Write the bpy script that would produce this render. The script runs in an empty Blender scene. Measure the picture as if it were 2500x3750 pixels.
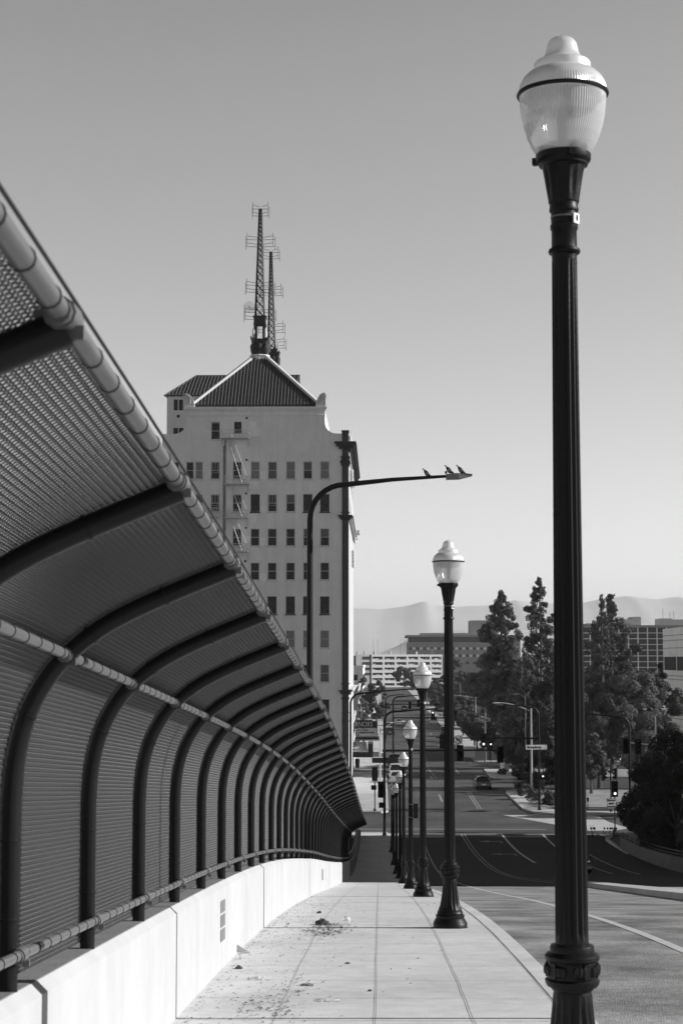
import bpy, math, random
import numpy as np
from mathutils import Vector, Matrix
R=math.radians
C=bpy.context.scene.collection
scn=bpy.context.scene
# ------------------------------------------------------------ camera, sky, sun, exposure
CZ=15.05                       # eye height over the flat city street
PITCH=R(4.8484); YAW=R(1.2259)
cam=bpy.data.cameras.new('camera'); camo=bpy.data.objects.new('camera',cam); C.objects.link(camo)
cam.sensor_fit='HORIZONTAL'; cam.sensor_width=24.0; cam.lens=24.0*6378/2500
cam.clip_start=0.05; cam.clip_end=40000
cam.dof.use_dof=True; cam.dof.focus_distance=38; cam.dof.aperture_fstop=9.0
camo.location=(0,0,CZ); camo.rotation_euler=(R(90)+PITCH,0,YAW)
scn.camera=camo
SUN_EL=26.0
w=bpy.data.worlds.new('World'); scn.world=w; w.use_nodes=True
nt=w.node_tree; bg=nt.nodes['Background']
sky=nt.nodes.new('ShaderNodeTexSky'); sky.sky_type='NISHITA'; sky.sun_disc=False
sky.sun_elevation=R(SUN_EL); sky.sun_rotation=R(88); sky.altitude=90; sky.air_density=1.0; sky.dust_density=1.0; sky.ozone_density=1.0
sep=nt.nodes.new('ShaderNodeSeparateColor'); nt.links.new(sky.outputs[0],sep.inputs[0])
pw=nt.nodes.new('ShaderNodeMath'); pw.operation='POWER'; pw.inputs[1].default_value=1.0
cl=nt.nodes.new('ShaderNodeMath'); cl.operation='MINIMUM'; cl.inputs[1].default_value=4.9; nt.links.new(sep.outputs[0],cl.inputs[0]); nt.links.new(cl.outputs[0],pw.inputs[0])
geo=nt.nodes.new('ShaderNodeTexCoord'); sx=nt.nodes.new('ShaderNodeSeparateXYZ'); nt.links.new(geo.outputs['Generated'],sx.inputs[0])
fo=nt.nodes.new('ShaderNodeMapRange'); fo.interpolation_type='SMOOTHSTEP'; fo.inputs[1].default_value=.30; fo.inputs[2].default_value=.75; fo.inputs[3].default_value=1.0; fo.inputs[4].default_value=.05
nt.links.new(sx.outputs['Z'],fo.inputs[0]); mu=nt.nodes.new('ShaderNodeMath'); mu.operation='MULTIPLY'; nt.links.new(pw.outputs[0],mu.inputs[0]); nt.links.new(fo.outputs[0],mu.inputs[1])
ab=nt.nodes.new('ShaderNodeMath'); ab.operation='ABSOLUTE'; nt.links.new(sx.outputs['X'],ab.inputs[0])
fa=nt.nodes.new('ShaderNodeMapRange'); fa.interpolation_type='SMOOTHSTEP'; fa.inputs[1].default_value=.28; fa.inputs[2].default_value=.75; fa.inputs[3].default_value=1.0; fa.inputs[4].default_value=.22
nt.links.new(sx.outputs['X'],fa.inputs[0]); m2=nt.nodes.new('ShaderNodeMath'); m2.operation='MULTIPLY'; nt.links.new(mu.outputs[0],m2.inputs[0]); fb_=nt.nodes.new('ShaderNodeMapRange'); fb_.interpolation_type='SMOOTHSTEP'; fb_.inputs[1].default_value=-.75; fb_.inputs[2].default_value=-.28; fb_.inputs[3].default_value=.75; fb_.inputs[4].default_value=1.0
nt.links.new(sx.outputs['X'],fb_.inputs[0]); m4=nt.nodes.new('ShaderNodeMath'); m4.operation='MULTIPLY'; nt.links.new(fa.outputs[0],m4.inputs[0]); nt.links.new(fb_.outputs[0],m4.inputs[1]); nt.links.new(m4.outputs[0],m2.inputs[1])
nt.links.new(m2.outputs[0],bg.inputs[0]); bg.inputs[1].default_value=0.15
sl=bpy.data.lights.new('sun','SUN'); sl.energy=4.2; sl.angle=R(0.5); sl.color=(1,1,1)
so=bpy.data.objects.new('sun',sl); C.objects.link(so)
so.rotation_euler=Vector((math.sin(R(88))*math.cos(R(SUN_EL)),math.cos(R(88))*math.cos(R(SUN_EL)),math.sin(R(SUN_EL)))).to_track_quat('Z','Y').to_euler()
scn.view_settings.view_transform='Standard'; scn.view_settings.look='None'
scn.view_settings.exposure=0.55; scn.view_settings.gamma=1
scn.render.film_transparent=False
scn.cycles.max_bounces=8; scn.cycles.transparent_max_bounces=24

# ------------------------------------------------------------ measured deck profile (height of the sidewalk against the eye)
KN=[(-40,-.2),(-20,-1.0),(0,-1.83),(8.5,-2.36),(24,-3.62),(39.8,-5.32),(55.3,-7.15),(70.8,-8.95),(87,-10.76),(102.6,-12.42),(118,-13.7),(133.5,-14.55),(145,-14.85),(156,-14.9),(170,-14.9)]
def zd(d):
    if d>=156: return -14.9
    k=KN
    if d<=k[0][0]: return k[0][1]
    for i in range(1,len(k)-1):
        if d<=k[i][0]: break
    a=k[max(i-2,0)];b=k[i-1];c=k[i];e=k[min(i+1,len(k)-1)]
    h=c[0]-b[0]; t=(d-b[0])/h
    m1=(c[1]-a[1])/(c[0]-a[0]); m2=(e[1]-b[1])/(e[0]-b[0])
    return (2*t**3-3*t*t+1)*b[1]+(t**3-2*t*t+t)*h*m1+(-2*t**3+3*t*t)*c[1]+(t**3-t*t)*h*m2
def ZS(d): return zd(d)+CZ     # sidewalk top
def ZR(d): return ZS(d)-.15    # road top
def at(px,py,d):               # where a point seen at (px,py) of the photo stands when it is d metres away
    r=(px-1250)/6378.; u=-(py-1875)/6378.
    fy=math.cos(PITCH)-u*math.sin(PITCH); z=math.sin(PITCH)+u*math.cos(PITCH)
    X=r*math.cos(YAW)-fy*math.sin(YAW); Y=r*math.sin(YAW)+fy*math.cos(YAW)
    return Vector((X/Y*d,d,z/Y*d+CZ))
def on(px,py,h=.15):           # the same, dropped on the flat street (or on a pavement h above it)
    a=at(px,py,1.0); d=(CZ-h)/(CZ-a.z); return Vector((a.x*d,d,h))

# ------------------------------------------------------------ materials
M={}
def mat(name,v,rough=.8,var=0,scale=3,bump=0,bscale=40,metal=0,spec=.22,stretch=(1,1,1),var2=0,scale2=.3,coat=0,streak=0,bd=.02):
    m=bpy.data.materials.new(name); m.use_nodes=True; t=m.node_tree; b=t.nodes['Principled BSDF']
    b.inputs['Base Color'].default_value=(v,v,v,1); b.inputs['Roughness'].default_value=rough
    b.inputs['Metallic'].default_value=metal; b.inputs['Specular IOR Level'].default_value=spec
    b.inputs['Coat Weight'].default_value=coat
    if var or bump or var2 or streak:
        tc=t.nodes.new('ShaderNodeTexCoord'); mp=t.nodes.new('ShaderNodeMapping'); mp.inputs['Scale'].default_value=stretch
        t.links.new(tc.outputs['Object'],mp.inputs[0])
    last=None
    for vv,sc in ((var,scale),(var2,scale2),(streak,-1)):
        if not vv: continue
        n=t.nodes.new('ShaderNodeTexNoise'); n.inputs['Scale'].default_value=sc; n.inputs['Detail'].default_value=6; n.inputs['Roughness'].default_value=.62
        if sc<0:
            m3=t.nodes.new('ShaderNodeMapping'); m3.inputs['Scale'].default_value=(1.6,1.6,.10); t.links.new(tc.outputs['Object'],m3.inputs[0]); t.links.new(m3.outputs[0],n.inputs['Vector']); n.inputs['Scale'].default_value=1.0
        else: t.links.new(mp.outputs[0],n.inputs['Vector'])
        r=t.nodes.new('ShaderNodeMapRange'); r.inputs[1].default_value=.3; r.inputs[2].default_value=.7; r.inputs[3].default_value=1-vv; r.inputs[4].default_value=1+vv
        t.links.new(n.outputs[0],r.inputs[0])
        if last is None:
            q=t.nodes.new('ShaderNodeMath'); q.operation='MULTIPLY'; q.inputs[1].default_value=v; t.links.new(r.outputs[0],q.inputs[0]); last=q
        else:
            q=t.nodes.new('ShaderNodeMath'); q.operation='MULTIPLY'; t.links.new(r.outputs[0],q.inputs[0]); t.links.new(last.outputs[0],q.inputs[1]); last=q
    if last: t.links.new(last.outputs[0],b.inputs['Base Color'])
    if bump:
        n=t.nodes.new('ShaderNodeTexNoise'); n.inputs['Scale'].default_value=bscale; n.inputs['Detail'].default_value=5
        t.links.new(mp.outputs[0],n.inputs['Vector'])
        bp=t.nodes.new('ShaderNodeBump'); bp.inputs['Strength'].default_value=bump; bp.inputs['Distance'].default_value=bd
        t.links.new(n.outputs[0],bp.inputs['Height']); t.links.new(bp.outputs[0],b.inputs['Normal'])
    M[name]=m; return m
mat('concrete_walk',0.585,.85,.10,5,.25,60,var2=.13,scale2=.6)
mat('concrete_walk_far',0.460,.85,.12,.8,0,var2=.1,scale2=.1)
mat('concrete_wall',0.475,.8,.04,3,.12,50,var2=.04,scale2=.5,streak=.07)
mat('concrete_cap',0.190,.9,.12,4,.3,40)
mat('concrete_grey',0.160,.9,.15,1.5,.2,30,var2=.1,scale2=.3)
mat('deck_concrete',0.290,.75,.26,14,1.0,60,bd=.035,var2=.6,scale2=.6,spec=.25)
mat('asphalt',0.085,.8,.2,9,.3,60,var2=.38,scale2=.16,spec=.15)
mat('asphalt_shaded',.035,.85,.15,8,.2,60,var2=.2,scale2=.2,spec=.1)  # asphalt with the deep shade of the lower bridge road put into its colour
mat('dry_ground',0.275,.95,.25,.8,.2,6,var2=.2,scale2=.2)
mat('city_ground',.07,.95,.5,.08,0,var2=.4,scale2=.012)
mat('joint',.10,.9)
mat('paint_white',0.500,.7,.15,5)
mat('paint_worn',0.275,.8,.35,6)
mat('wire',.12,.48,spec=.5)
mat('galvanised',0.120,.38,.1,8,spec=.6)
mat('tie',.03,.4)
mat('post_bronze',.012,.35,.1,8,spec=.22)
mat('lamp_black',.010,.42,.15,8,.10,60,spec=.2)
mat('dark_metal',.016,.45,.1,4)
mat('grey_metal',0.197,.45,.1,4,spec=.5)
mat('white_metal',0.491,.4)
mat('stucco',0.800,.9,.05,.9,.1,8,var2=.06,scale2=.12,streak=.07)
mat('stucco_patch',.88,.9,.05,1)
mat('stucco_sunlit',0.511,.85,.06,.7,var2=.06,scale2=.15)  # for sunlit faces; the shaded stucco has a lighter colour of its own
mat('brick_dark',.08,.9,.25,6,.2,9,stretch=(1,1,5))
mat('trim_stone',.6,.85,.15,1.5,.2,6,var2=.1,scale2=.3)
mat('trim_dark',.06,.9,.25,3,.3,6)
mat('tile_roof',.06,.45,.3,5,spec=.35)
mat('hip_cap',0.557,.7)
mat('glass_dark',.008,.2,.3,.5,spec=.25)
mat('blind',0.150,.6,.12,1.5)
mat('blind_light',0.250,.7,.1,1.5)
mat('white_paint',0.524,.7,.03,1)
mat('panel_pale',0.900,.8,.05,.4,var2=.05,scale2=.1)
mat('bldg_grey',.36,.8,.08,.3)
mat('bldg_dark',.10,.8,.1,.3)
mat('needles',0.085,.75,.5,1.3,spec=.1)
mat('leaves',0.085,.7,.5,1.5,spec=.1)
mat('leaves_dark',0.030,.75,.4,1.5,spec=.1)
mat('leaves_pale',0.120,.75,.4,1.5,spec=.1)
mat('bark',.10,.9,.3,5)
mat('car_black',.012,.15,spec=.8,coat=1)
mat('car_silver',.62,.25,metal=.4,spec=.6,coat=.6)
mat('car_dark',.04,.2,coat=1)
mat('car_glass',.02,.06,spec=.9)
mat('rubber',.02,.8)
mat('sign_white',.9,.55); mat('sign_grey',.09,.5); mat('sign_black',.01,.6)
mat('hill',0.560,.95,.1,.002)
mat('feather',.035,.5,.4,30); mat('feather_pale',.22,.6,.3,30)
mat('paper',0.524,.8,.08,20); mat('litter_dark',.06,.85,.4,30); mat('litter_brown',.14,.9,.4,30)
mat('canvas',0.524,.85,.06,3)
def emis(name,s):
    m=bpy.data.materials.new(name); m.use_nodes=True; b=m.node_tree.nodes['Principled BSDF']
    b.inputs['Base Color'].default_value=(.8,.8,.8,1); b.inputs['Emission Color'].default_value=(1,1,1,1); b.inputs['Emission Strength'].default_value=s; M[name]=m
emis('lit_lens',1.2); 
def globe_mat(name,tr,dif,rough=.25):
    m=bpy.data.materials.new(name); m.use_nodes=True; t=m.node_tree; t.nodes.clear()
    o=t.nodes.new('ShaderNodeOutputMaterial'); tp=t.nodes.new('ShaderNodeBsdfTransparent'); tl=t.nodes.new('ShaderNodeBsdfTranslucent')
    d=t.nodes.new('ShaderNodeBsdfDiffuse'); g=t.nodes.new('ShaderNodeBsdfGlossy'); g.inputs['Roughness'].default_value=rough
    for n in (tl,d): n.inputs[0].default_value=(.95,.95,.95,1)
    tp.inputs[0].default_value=(.97,.97,.97,1); g.inputs[0].default_value=(1,1,1,1)
    a=t.nodes.new('ShaderNodeMixShader'); a.inputs[0].default_value=.62; t.links.new(tl.outputs[0],a.inputs[1]); t.links.new(d.outputs[0],a.inputs[2])
    b=t.nodes.new('ShaderNodeMixShader'); b.inputs[0].default_value=tr; t.links.new(a.outputs[0],b.inputs[1]); t.links.new(tp.outputs[0],b.inputs[2])
    lw=t.nodes.new('ShaderNodeLayerWeight'); lw.inputs[0].default_value=.35
    mr=t.nodes.new('ShaderNodeMapRange'); mr.inputs[3].default_value=.06; mr.inputs[4].default_value=.5; t.links.new(lw.outputs['Facing'],mr.inputs[0])
    c=t.nodes.new('ShaderNodeMixShader'); t.links.new(mr.outputs[0],c.inputs[0]); t.links.new(b.outputs[0],c.inputs[1]); t.links.new(g.outputs[0],c.inputs[2])
    t.links.new(c.outputs[0],o.inputs[0]); M[name]=m
globe_mat('acrylic',.33,1,.18); globe_mat('acrylic_top',.05,1,.3); globe_mat('clear_plastic',.55,1,.1)

# ------------------------------------------------------------ mesh helpers
def link_mesh(name,me,parent=None,loc=None):
    o=bpy.data.objects.new(name,me); C.objects.link(o)
    if parent is not None: o.parent=parent
    if loc is not None: o.location=loc
    return o
class MB:
    def __init__(s): s.v=[]; s.f=[]; s.sm=[]
    def add(s,vs,fs,smooth=False):
        b=len(s.v); s.v.extend([tuple(q) for q in vs]); s.f.extend([tuple(i+b for i in f) for f in fs]); s.sm.extend([smooth]*len(fs)); return s
    def box(s,x0,x1,y0,y1,z0,z1):
        return s.add([(x0,y0,z0),(x1,y0,z0),(x1,y1,z0),(x0,y1,z0),(x0,y0,z1),(x1,y0,z1),(x1,y1,z1),(x0,y1,z1)],
          [(0,3,2,1),(4,5,6,7),(0,1,5,4),(1,2,6,5),(2,3,7,6),(3,0,4,7)])
    def obox(s,c,sx,sy,sz,rz=0,rx=0,ry=0):
        m=Matrix.Translation(c)@Matrix.Rotation(rz,4,'Z')@Matrix.Rotation(ry,4,'Y')@Matrix.Rotation(rx,4,'X')
        vs=[m@Vector((a*sx/2,b*sy/2,d*sz/2)) for d in(-1,1) for a,b in((-1,-1),(1,-1),(1,1),(-1,1))]
        return s.add(vs,[(0,3,2,1),(4,5,6,7),(0,1,5,4),(1,2,6,5),(2,3,7,6),(3,0,4,7)])
    def quad(s,a,b,c,d): return s.add([a,b,c,d],[(0,1,2,3)])
    def prism(s,poly,y0,y1):          # polygon in x,z pushed along y
        n=len(poly); vs=[(x,y0,z) for x,z in poly]+[(x,y1,z) for x,z in poly]
        return s.add(vs,[tuple(range(n)),tuple(range(2*n-1,n-1,-1))]+[(i,i+n,(i+1)%n+n,(i+1)%n) for i in range(n)])
    def plate(s,poly,z0,z1):          # polygon in x,y pushed along z
        n=len(poly); vs=[(x,y,z0) for x,y in poly]+[(x,y,z1) for x,y in poly]
        return s.add(vs,[tuple(range(n-1,-1,-1)),tuple(range(n,2*n))]+[(i,(i+1)%n,(i+1)%n+n,i+n) for i in range(n)])
    def tube(s,pts,r,n=8,cap=True,smooth=True):
        pts=[Vector(p) for p in pts]; rs=r if isinstance(r,(list,tuple)) else [r]*len(pts)
        vs=[];fs=[]; up=None
        for i,p in enumerate(pts):
            t=(pts[min(i+1,len(pts)-1)]-pts[max(i-1,0)]).normalized()
            if up is None: up=Vector((0,0,1)) if abs(t.z)<.9 else Vector((0,1,0))
            a=t.cross(up).normalized(); b=a.cross(t).normalized(); up=b
            for k in range(n):
                th=2*math.pi*k/n; vs.append(p+(a*math.cos(th)+b*math.sin(th))*rs[i])
        for i in range(len(pts)-1):
            for k in range(n):
                fs.append((i*n+k,i*n+(k+1)%n,(i+1)*n+(k+1)%n,(i+1)*n+k))
        s.add(vs,fs,smooth)
        if cap:
            m=len(pts); s.add([vs[k] for k in range(n)],[tuple(range(n-1,-1,-1))]); s.add([vs[(m-1)*n+k] for k in range(n)],[tuple(range(n))])
        return s
    def lathe(s,prof,n=32,c=(0,0,0),flute=None,smooth=True,cap=True):   # prof: (radius, height); flute(theta_index, height)->factor
        vs=[];fs=[]
        for r,z in prof:
            for k in range(n):
                th=2*math.pi*k/n; rr=r*(flute(k,z) if flute else 1)
                vs.append((c[0]+rr*math.cos(th),c[1]+rr*math.sin(th),c[2]+z))
        for i in range(len(prof)-1):
            for k in range(n): fs.append((i*n+k,i*n+(k+1)%n,(i+1)*n+(k+1)%n,(i+1)*n+k))
        s.add(vs,fs,smooth)
        if cap:
            if prof[0][0]>1e-4: s.add(vs[:n],[tuple(range(n-1,-1,-1))])
            if prof[-1][0]>1e-4: s.add(vs[-n:],[tuple(range(n))])
        return s
    def sphere(s,c,rx,ry,rz,n=12,m=8,rot=None):
        vs=[];fs=[]
        for i in range(m+1):
            ph=math.pi*i/m
            for k in range(n):
                th=2*math.pi*k/n; q=Vector((rx*math.sin(ph)*math.cos(th),ry*math.sin(ph)*math.sin(th),rz*math.cos(ph)))
                if rot: q=rot@q
                vs.append(q+Vector(c))
        for i in range(m):
            for k in range(n): fs.append((i*n+k,(i+1)*n+k,(i+1)*n+(k+1)%n,i*n+(k+1)%n))
        return s.add(vs,fs,True)
    def build(s,name,m,parent=None,loc=None,sharp=True):
        me=bpy.data.meshes.new(name); me.from_pydata(s.v,[],s.f); me.polygons.foreach_set('use_smooth',s.sm); me.update()
        me.materials.append(M[m] if isinstance(m,str) else m)
        o=link_mesh(name,me,parent,loc)
        if sharp and any(s.sm):
            try: me.set_sharp_from_angle(angle=R(38))
            except Exception: pass
        return o
def tag(o,label=None,cat=None,group=None,kind=None):
    if label: o['label']=label
    if cat: o['category']=cat
    if group: o['group']=group
    if kind: o['kind']=kind
    return o
def thing(name,label,cat,loc=(0,0,0),rz=0,group=None):
    o=bpy.data.objects.new(name,None); C.objects.link(o); o.location=loc; o.rotation_euler=(0,0,rz)
    o.empty_display_size=.3
    return tag(o,label,cat,group)
def copy_tree(o,parent=None,loc=None,rz=None,label=None,group=None,scale=None):
    c=o.copy(); C.objects.link(c); c.parent=parent
    for ch in list(o.children): copy_tree(ch,c)
    if loc is not None: c.location=loc
    if rz is not None: c.rotation_euler=(0,0,rz)
    if scale is not None: c.scale=scale if isinstance(scale,(tuple,list)) else (scale,)*3
    if label: c['label']=label
    if group: c['group']=group
    return c
def strip(x0,x1,d0,d1,zf,step=1.0,off=0,thick=None,xf=None):   # a ribbon that follows the deck
    n=max(1,int(math.ceil((d1-d0)/step))); mb=MB(); vs=[];fs=[]
    for i in range(n+1):
        d=d0+(d1-d0)*i/n; dx=xf(d) if xf else 0; z=zf(d)+off
        vs+= [(x0+dx,d,z),(x1+dx,d,z)]
    for i in range(n): fs.append((2*i,2*i+1,2*i+3,2*i+2))
    mb.add(vs,fs); return mb
def solid(x0,x1,d0,d1,ztop,zbot,step=2.0,mb=None,chx=0):       # a long body that follows the deck; chx chamfers the x1 top edge
    mb=mb or MB(); n=max(1,int(math.ceil((d1-d0)/step)))
    ring=[]
    for i in range(n+1):
        d=d0+(d1-d0)*i/n; a=ztop(d); b=zbot(d)
        if chx: ring.append([(x0,d,b),(x1,d,b),(x1,d,a-chx),(x1-chx,d,a),(x0,d,a)])
        else: ring.append([(x0,d,b),(x1,d,b),(x1,d,a),(x0,d,a)])
    k=len(ring[0]); vs=[p for r in ring for p in r]; fs=[]
    for i in range(n):
        for j in range(k): fs.append((i*k+j,i*k+(j+1)%k,(i+1)*k+(j+1)%k,(i+1)*k+j))
    fs.append(tuple(range(k-1,-1,-1))); fs.append(tuple(n*k+j for j in range(k)))
    mb.add(vs,fs); return mb
def text(name,body,size,loc,m,parent=None,rot=(R(90),0,0),ext=.004,sx=1,align='CENTER',bold=0):
    cu=bpy.data.curves.new(name,'FONT'); cu.body=body; cu.size=size; cu.extrude=ext; cu.align_x=align; cu.align_y='CENTER'; cu.offset=bold
    cu.materials.append(M[m]); o=bpy.data.objects.new(name,cu); C.objects.link(o); o.location=loc; o.rotation_euler=rot; o.scale=(sx,1,1)
    me=bpy.data.meshes.new_from_object(o); bpy.data.objects.remove(o); me.name=name
    o=bpy.data.objects.new(name,me); C.objects.link(o); o.location=loc; o.rotation_euler=rot; o.scale=(sx,1,1)
    if parent is not None: o.parent=parent
    return o
def np_mesh(name,V,Q,m,parent=None,loc=None,smooth=False):
    me=bpy.data.meshes.new(name); nv=len(V); nq=len(Q)
    me.vertices.add(nv); me.vertices.foreach_set('co',np.ascontiguousarray(V,dtype=np.float32).ravel())
    me.loops.add(nq*4); me.loops.foreach_set('vertex_index',np.ascontiguousarray(Q,dtype=np.int32).ravel())
    me.polygons.add(nq); me.polygons.foreach_set('loop_start',np.arange(nq,dtype=np.int32)*4)
    me.update(calc_edges=True); me.validate()
    if smooth: me.polygons.foreach_set('use_smooth',np.ones(nq,dtype=bool))
    me.materials.append(M[m]); return link_mesh(name,me,parent,loc)
# ------------------------------------------------------------ the setting
rng=random.Random(7)
mb=MB()
mb.add([(-9000,-600,-.03),(9000,-600,-.03),(9000,15000,-.03),(-9000,15000,-.03)],[(0,1,2,3)])
tag(mb.build('ground','city_ground'),kind='structure')
# bridge body (concrete) with its two roadways
db=MB(); solid(-2.0,20.4,-30,153,lambda d:ZR(d)-.012,lambda d:-.2 if d>40 else ZR(d)-2.2,3,db)
tag(db.build('bridge_deck','concrete_grey'),kind='structure')
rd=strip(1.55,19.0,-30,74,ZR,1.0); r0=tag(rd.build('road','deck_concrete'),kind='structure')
rd=strip(1.55,19.0,74,153,ZR,1.0); r1=tag(rd.build('road','asphalt_shaded'),kind='structure')  # asphalt stretch, coloured darker to deepen the shade lying on it
rd=MB(); 
def flat(mb,x0,x1,y0,y1,z,ny=1):
    mb.add([(x0,y0,z),(x1,y0,z),(x1,y1,z),(x0,y1,z)],[(0,1,2,3)])
flat(rd,-90,120,153,171.2,.004); r2=tag(rd.build('cross_street','asphalt'),kind='structure')
rd=MB(); flat(rd,1.0,14.3,171.2,960,.004); r3=tag(rd.build('road','asphalt'),kind='structure')
rd=MB(); flat(rd,-60,1.0,270,282,.003); flat(rd,14.3,80,243,257,.003); flat(rd,14.3,80,204,223,.003); flat(rd,-60,1,440,455,.003); flat(rd,14.3,90,440,455,.003)
tag(rd.build('cross_street','asphalt'),kind='structure')
# pavement on the bridge
sw=solid(-1.56,1.45,-30,151.6,ZS,lambda d:ZS(d)-.4,1.0); s0=tag(sw.build('sidewalk','concrete_walk'),kind='structure')
kb=solid(1.455,1.66,-30,151.6,lambda d:ZS(d)+.004,lambda d:ZS(d)-.35,1.0,chx=.02); k0=tag(kb.build('kerb','concrete_walk'),kind='structure')
# joints in the pavement
jb=MB()
d=-4.0
while d<151:
    z=ZS(d)+.004; z2=ZS(d+.014)+.004; x=-1.55
    ww=.008 if d<40 else .014
    for i in range(6):
        xa=-1.55+i*.5; y=d+.004*math.sin(i*2.1+d); jb.quad((xa,y,z),(xa+.5,y,z),(xa+.5,y+ww,ZS(d+ww)+.004),(xa,y+ww,ZS(d+ww)+.004))
    d+=1.46
for X,wd,wob in((-.80,.004,.004),(-.03,.005,.002),(.72,.006,.0045),(1.452,.006,.002)):
    ph=X*7; n=420; prev=None
    for i in range(n):
        d=-4+155*i/(n-1)*1.0; d=-4+155*(i/(n-1))**1.6
        x=X+wob*(math.sin(d*1.3+ph)+.6*math.sin(d*3.7+ph*2)+.4*math.sin(d*9.1))*(1 if d<40 else .5)
        a=(x-wd/2,d,ZS(d)+.008); b=(x+wd/2,d,ZS(d)+.008)
        if prev: jb.add([prev[0],prev[1],b,a],[(0,1,2,3)])
        prev=(a,b)
o=jb.build('expansion_joint','joint',s0)
# road markings
def dashes(name,m,X,wd,segs,parent,zf,off=.006,xf=None):
    mb=MB()
    for a,b in segs:
        n=max(1,int((b-a)/1.5)); 
        for i in range(n):
            d0=a+(b-a)*i/n; d1=a+(b-a)*(i+1)/n; x0=X(d0) if callable(X) else X; x1=X(d1) if callable(X) else X
            mb.quad((x0-wd/2,d0,zf(d0)+off),(x0+wd/2,d0,zf(d0)+off),(x1+wd/2,d1,zf(d1)+off),(x1-wd/2,d1,zf(d1)+off))
    return mb.build(name,m,parent)
lerp=lambda t,pts:next((p[1]+(q[1]-p[1])*(t-p[0])/(q[0]-p[0]) for p,q in zip(pts,pts[1:]) if t<=q[0]),pts[-1][1])
dashes('bike_lane_line','paint_white',3.74,.15,[(-20,74)],r0,ZR)
dashes('bike_lane_line','paint_worn',3.74,.13,[(74,152.5)],r1,ZR)
LX=lambda d:lerp(d,[(74,8.75),(84,8.35),(94.6,7.95),(104,7.7),(117,7.47),(134,7.36),(154,7.2)])
dashes('centre_line','paint_worn',lambda d:LX(d)-.13,.11,[(74,153)],r1,ZR); dashes('centre_line','paint_worn',lambda d:LX(d)+.15+max(0,(104-d))*.045,.11,[(74,153)],r1,ZR)
dashes('lane_line','paint_white',lambda d:lerp(d,[(120,11.0),(140,10.68),(154,10.57)]),.2,[(124,153)],r1,ZR)
dashes('lane_line','paint_white',14.1,.2,[(139,153)],r1,ZR)
dashes('lane_line','paint_worn',15.9,.15,[(108,134)],r1,ZR); dashes('lane_line','paint_worn',14.35,.15,[(109,122)],r1,ZR)
mb=MB()
for d0,d1 in((152.2,152.8),(156.6,157.1)):
    for i in range(8): 
        x0=1.6+i*2.15-( 4 if d0>155 else 0); mb.quad((x0,d0,ZR(d0)+.012),(x0+2.15,d0,ZR(d0)+.012),(x0+2.15,d1,ZR(d1)+.012),(x0,d1,ZR(d1)+.012))
mb.build('crosswalk_line','paint_worn',r2)
def arrow(x,d,parent):     # left turn arrow, tail towards us, head to the left
    mb=MB(); z=lambda dd:ZR(dd)+.008
    P=[(x+1.0,d-1.3),(x+1.15,d-1.3),(x+1.15,d+.2),(x+.9,d+.5),(x+.1,d+.35),(x+.1,d+.9),(x-.9,d+.1),(x+.1,d-.6),(x+.1,d-.1),(x+.8,d+.05),(x+1.0,d-.2)]
    mb.add([(a,b,z(b)) for a,b in P],[(0,1,2,10),(2,3,9,10),(3,4,8,9),(5,6,7),(5,7,8,4)]); return mb.build('turn_arrow','paint_worn',parent)
arrow(9.0,146,r1); arrow(9.2,133.9,r1)
zf0=lambda d:.004
dashes('lane_line','paint_worn',6.68,.22,[(187,197),(222,228)],r3,zf0); dashes('lane_line','paint_worn',lambda d:lerp(d,[(223,7.26),(246,6.75)]),.16,[(223,247)],r3,zf0)
dashes('centre_line','paint_worn',10.0,.12,[(178,201)],r3,zf0); dashes('centre_line','paint_worn',10.3,.12,[(178,201)],r3,zf0)
dashes('lane_line','paint_worn',10.5,.18,[(232,245),(258,262),(300,312),(350,362),(400,415)],r3,zf0)
dashes('lane_line','paint_worn',5.0,.18,[(300,312),(350,362),(400,415)],r3,zf0)
# median island
md=MB(); z0=MB()
def med(x0f,x1f,d0,d1):
    n=30; V=[];F=[]
    for i in range(n+1):
        d=d0+(d1-d0)*i/n; b=ZR(d)-.1; a=ZR(d)+.17; V+=[(x0f(d),d,b),(x1f(d),d,b),(x1f(d),d,a),(x0f(d),d,a)]
    for i in range(n):
        for j in range(4): F.append((i*4+j,i*4+(j+1)%4,(i+1)*4+(j+1)%4,(i+1)*4+j))
    F+=[(3,2,1,0),tuple(n*4+j for j in range(4))]; return V,F
V,F=med(lambda d:lerp(d,[(-20,6.6),(36,7.35),(45,7.66),(58,8.3),(74,8.75),(80,9.2)]),lambda d:lerp(d,[(-20,8.9),(45,9.5),(66,9.6),(80,9.5)]),-20,79)
md.add(V,F); tag(md.build('traffic_island','concrete_walk_far'),kind='structure')
# far pavements
def pav(name,poly,z=.15,m='concrete_walk_far'):
    b=MB(); b.plate(poly,-.1,z); return tag(b.build(name,m),kind='structure')
pav('sidewalk',[(-3.6,173.2),(.2,173.2),(.85,174.2),(.95,176),(.95,268),(.4,269.5),(-3.6,269.5)])
pav('sidewalk',[(-30,173.2),(-3.6,173.2),(-3.6,176),(-30,176)])
pav('sidewalk',[(.95-4.5,284),(.3,284),(.95,285),(.95,438),(-3.55,438)])
pav('sidewalk',[(.95-4.5,456),(.95,456),(.95,900),(-3.55,900)])
pav('sidewalk',[(-30,149.6),(-1.6,149.6),(-1.6,151.6),(.9,151.6),(.7,152.6),(-30,152.6)])
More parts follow.
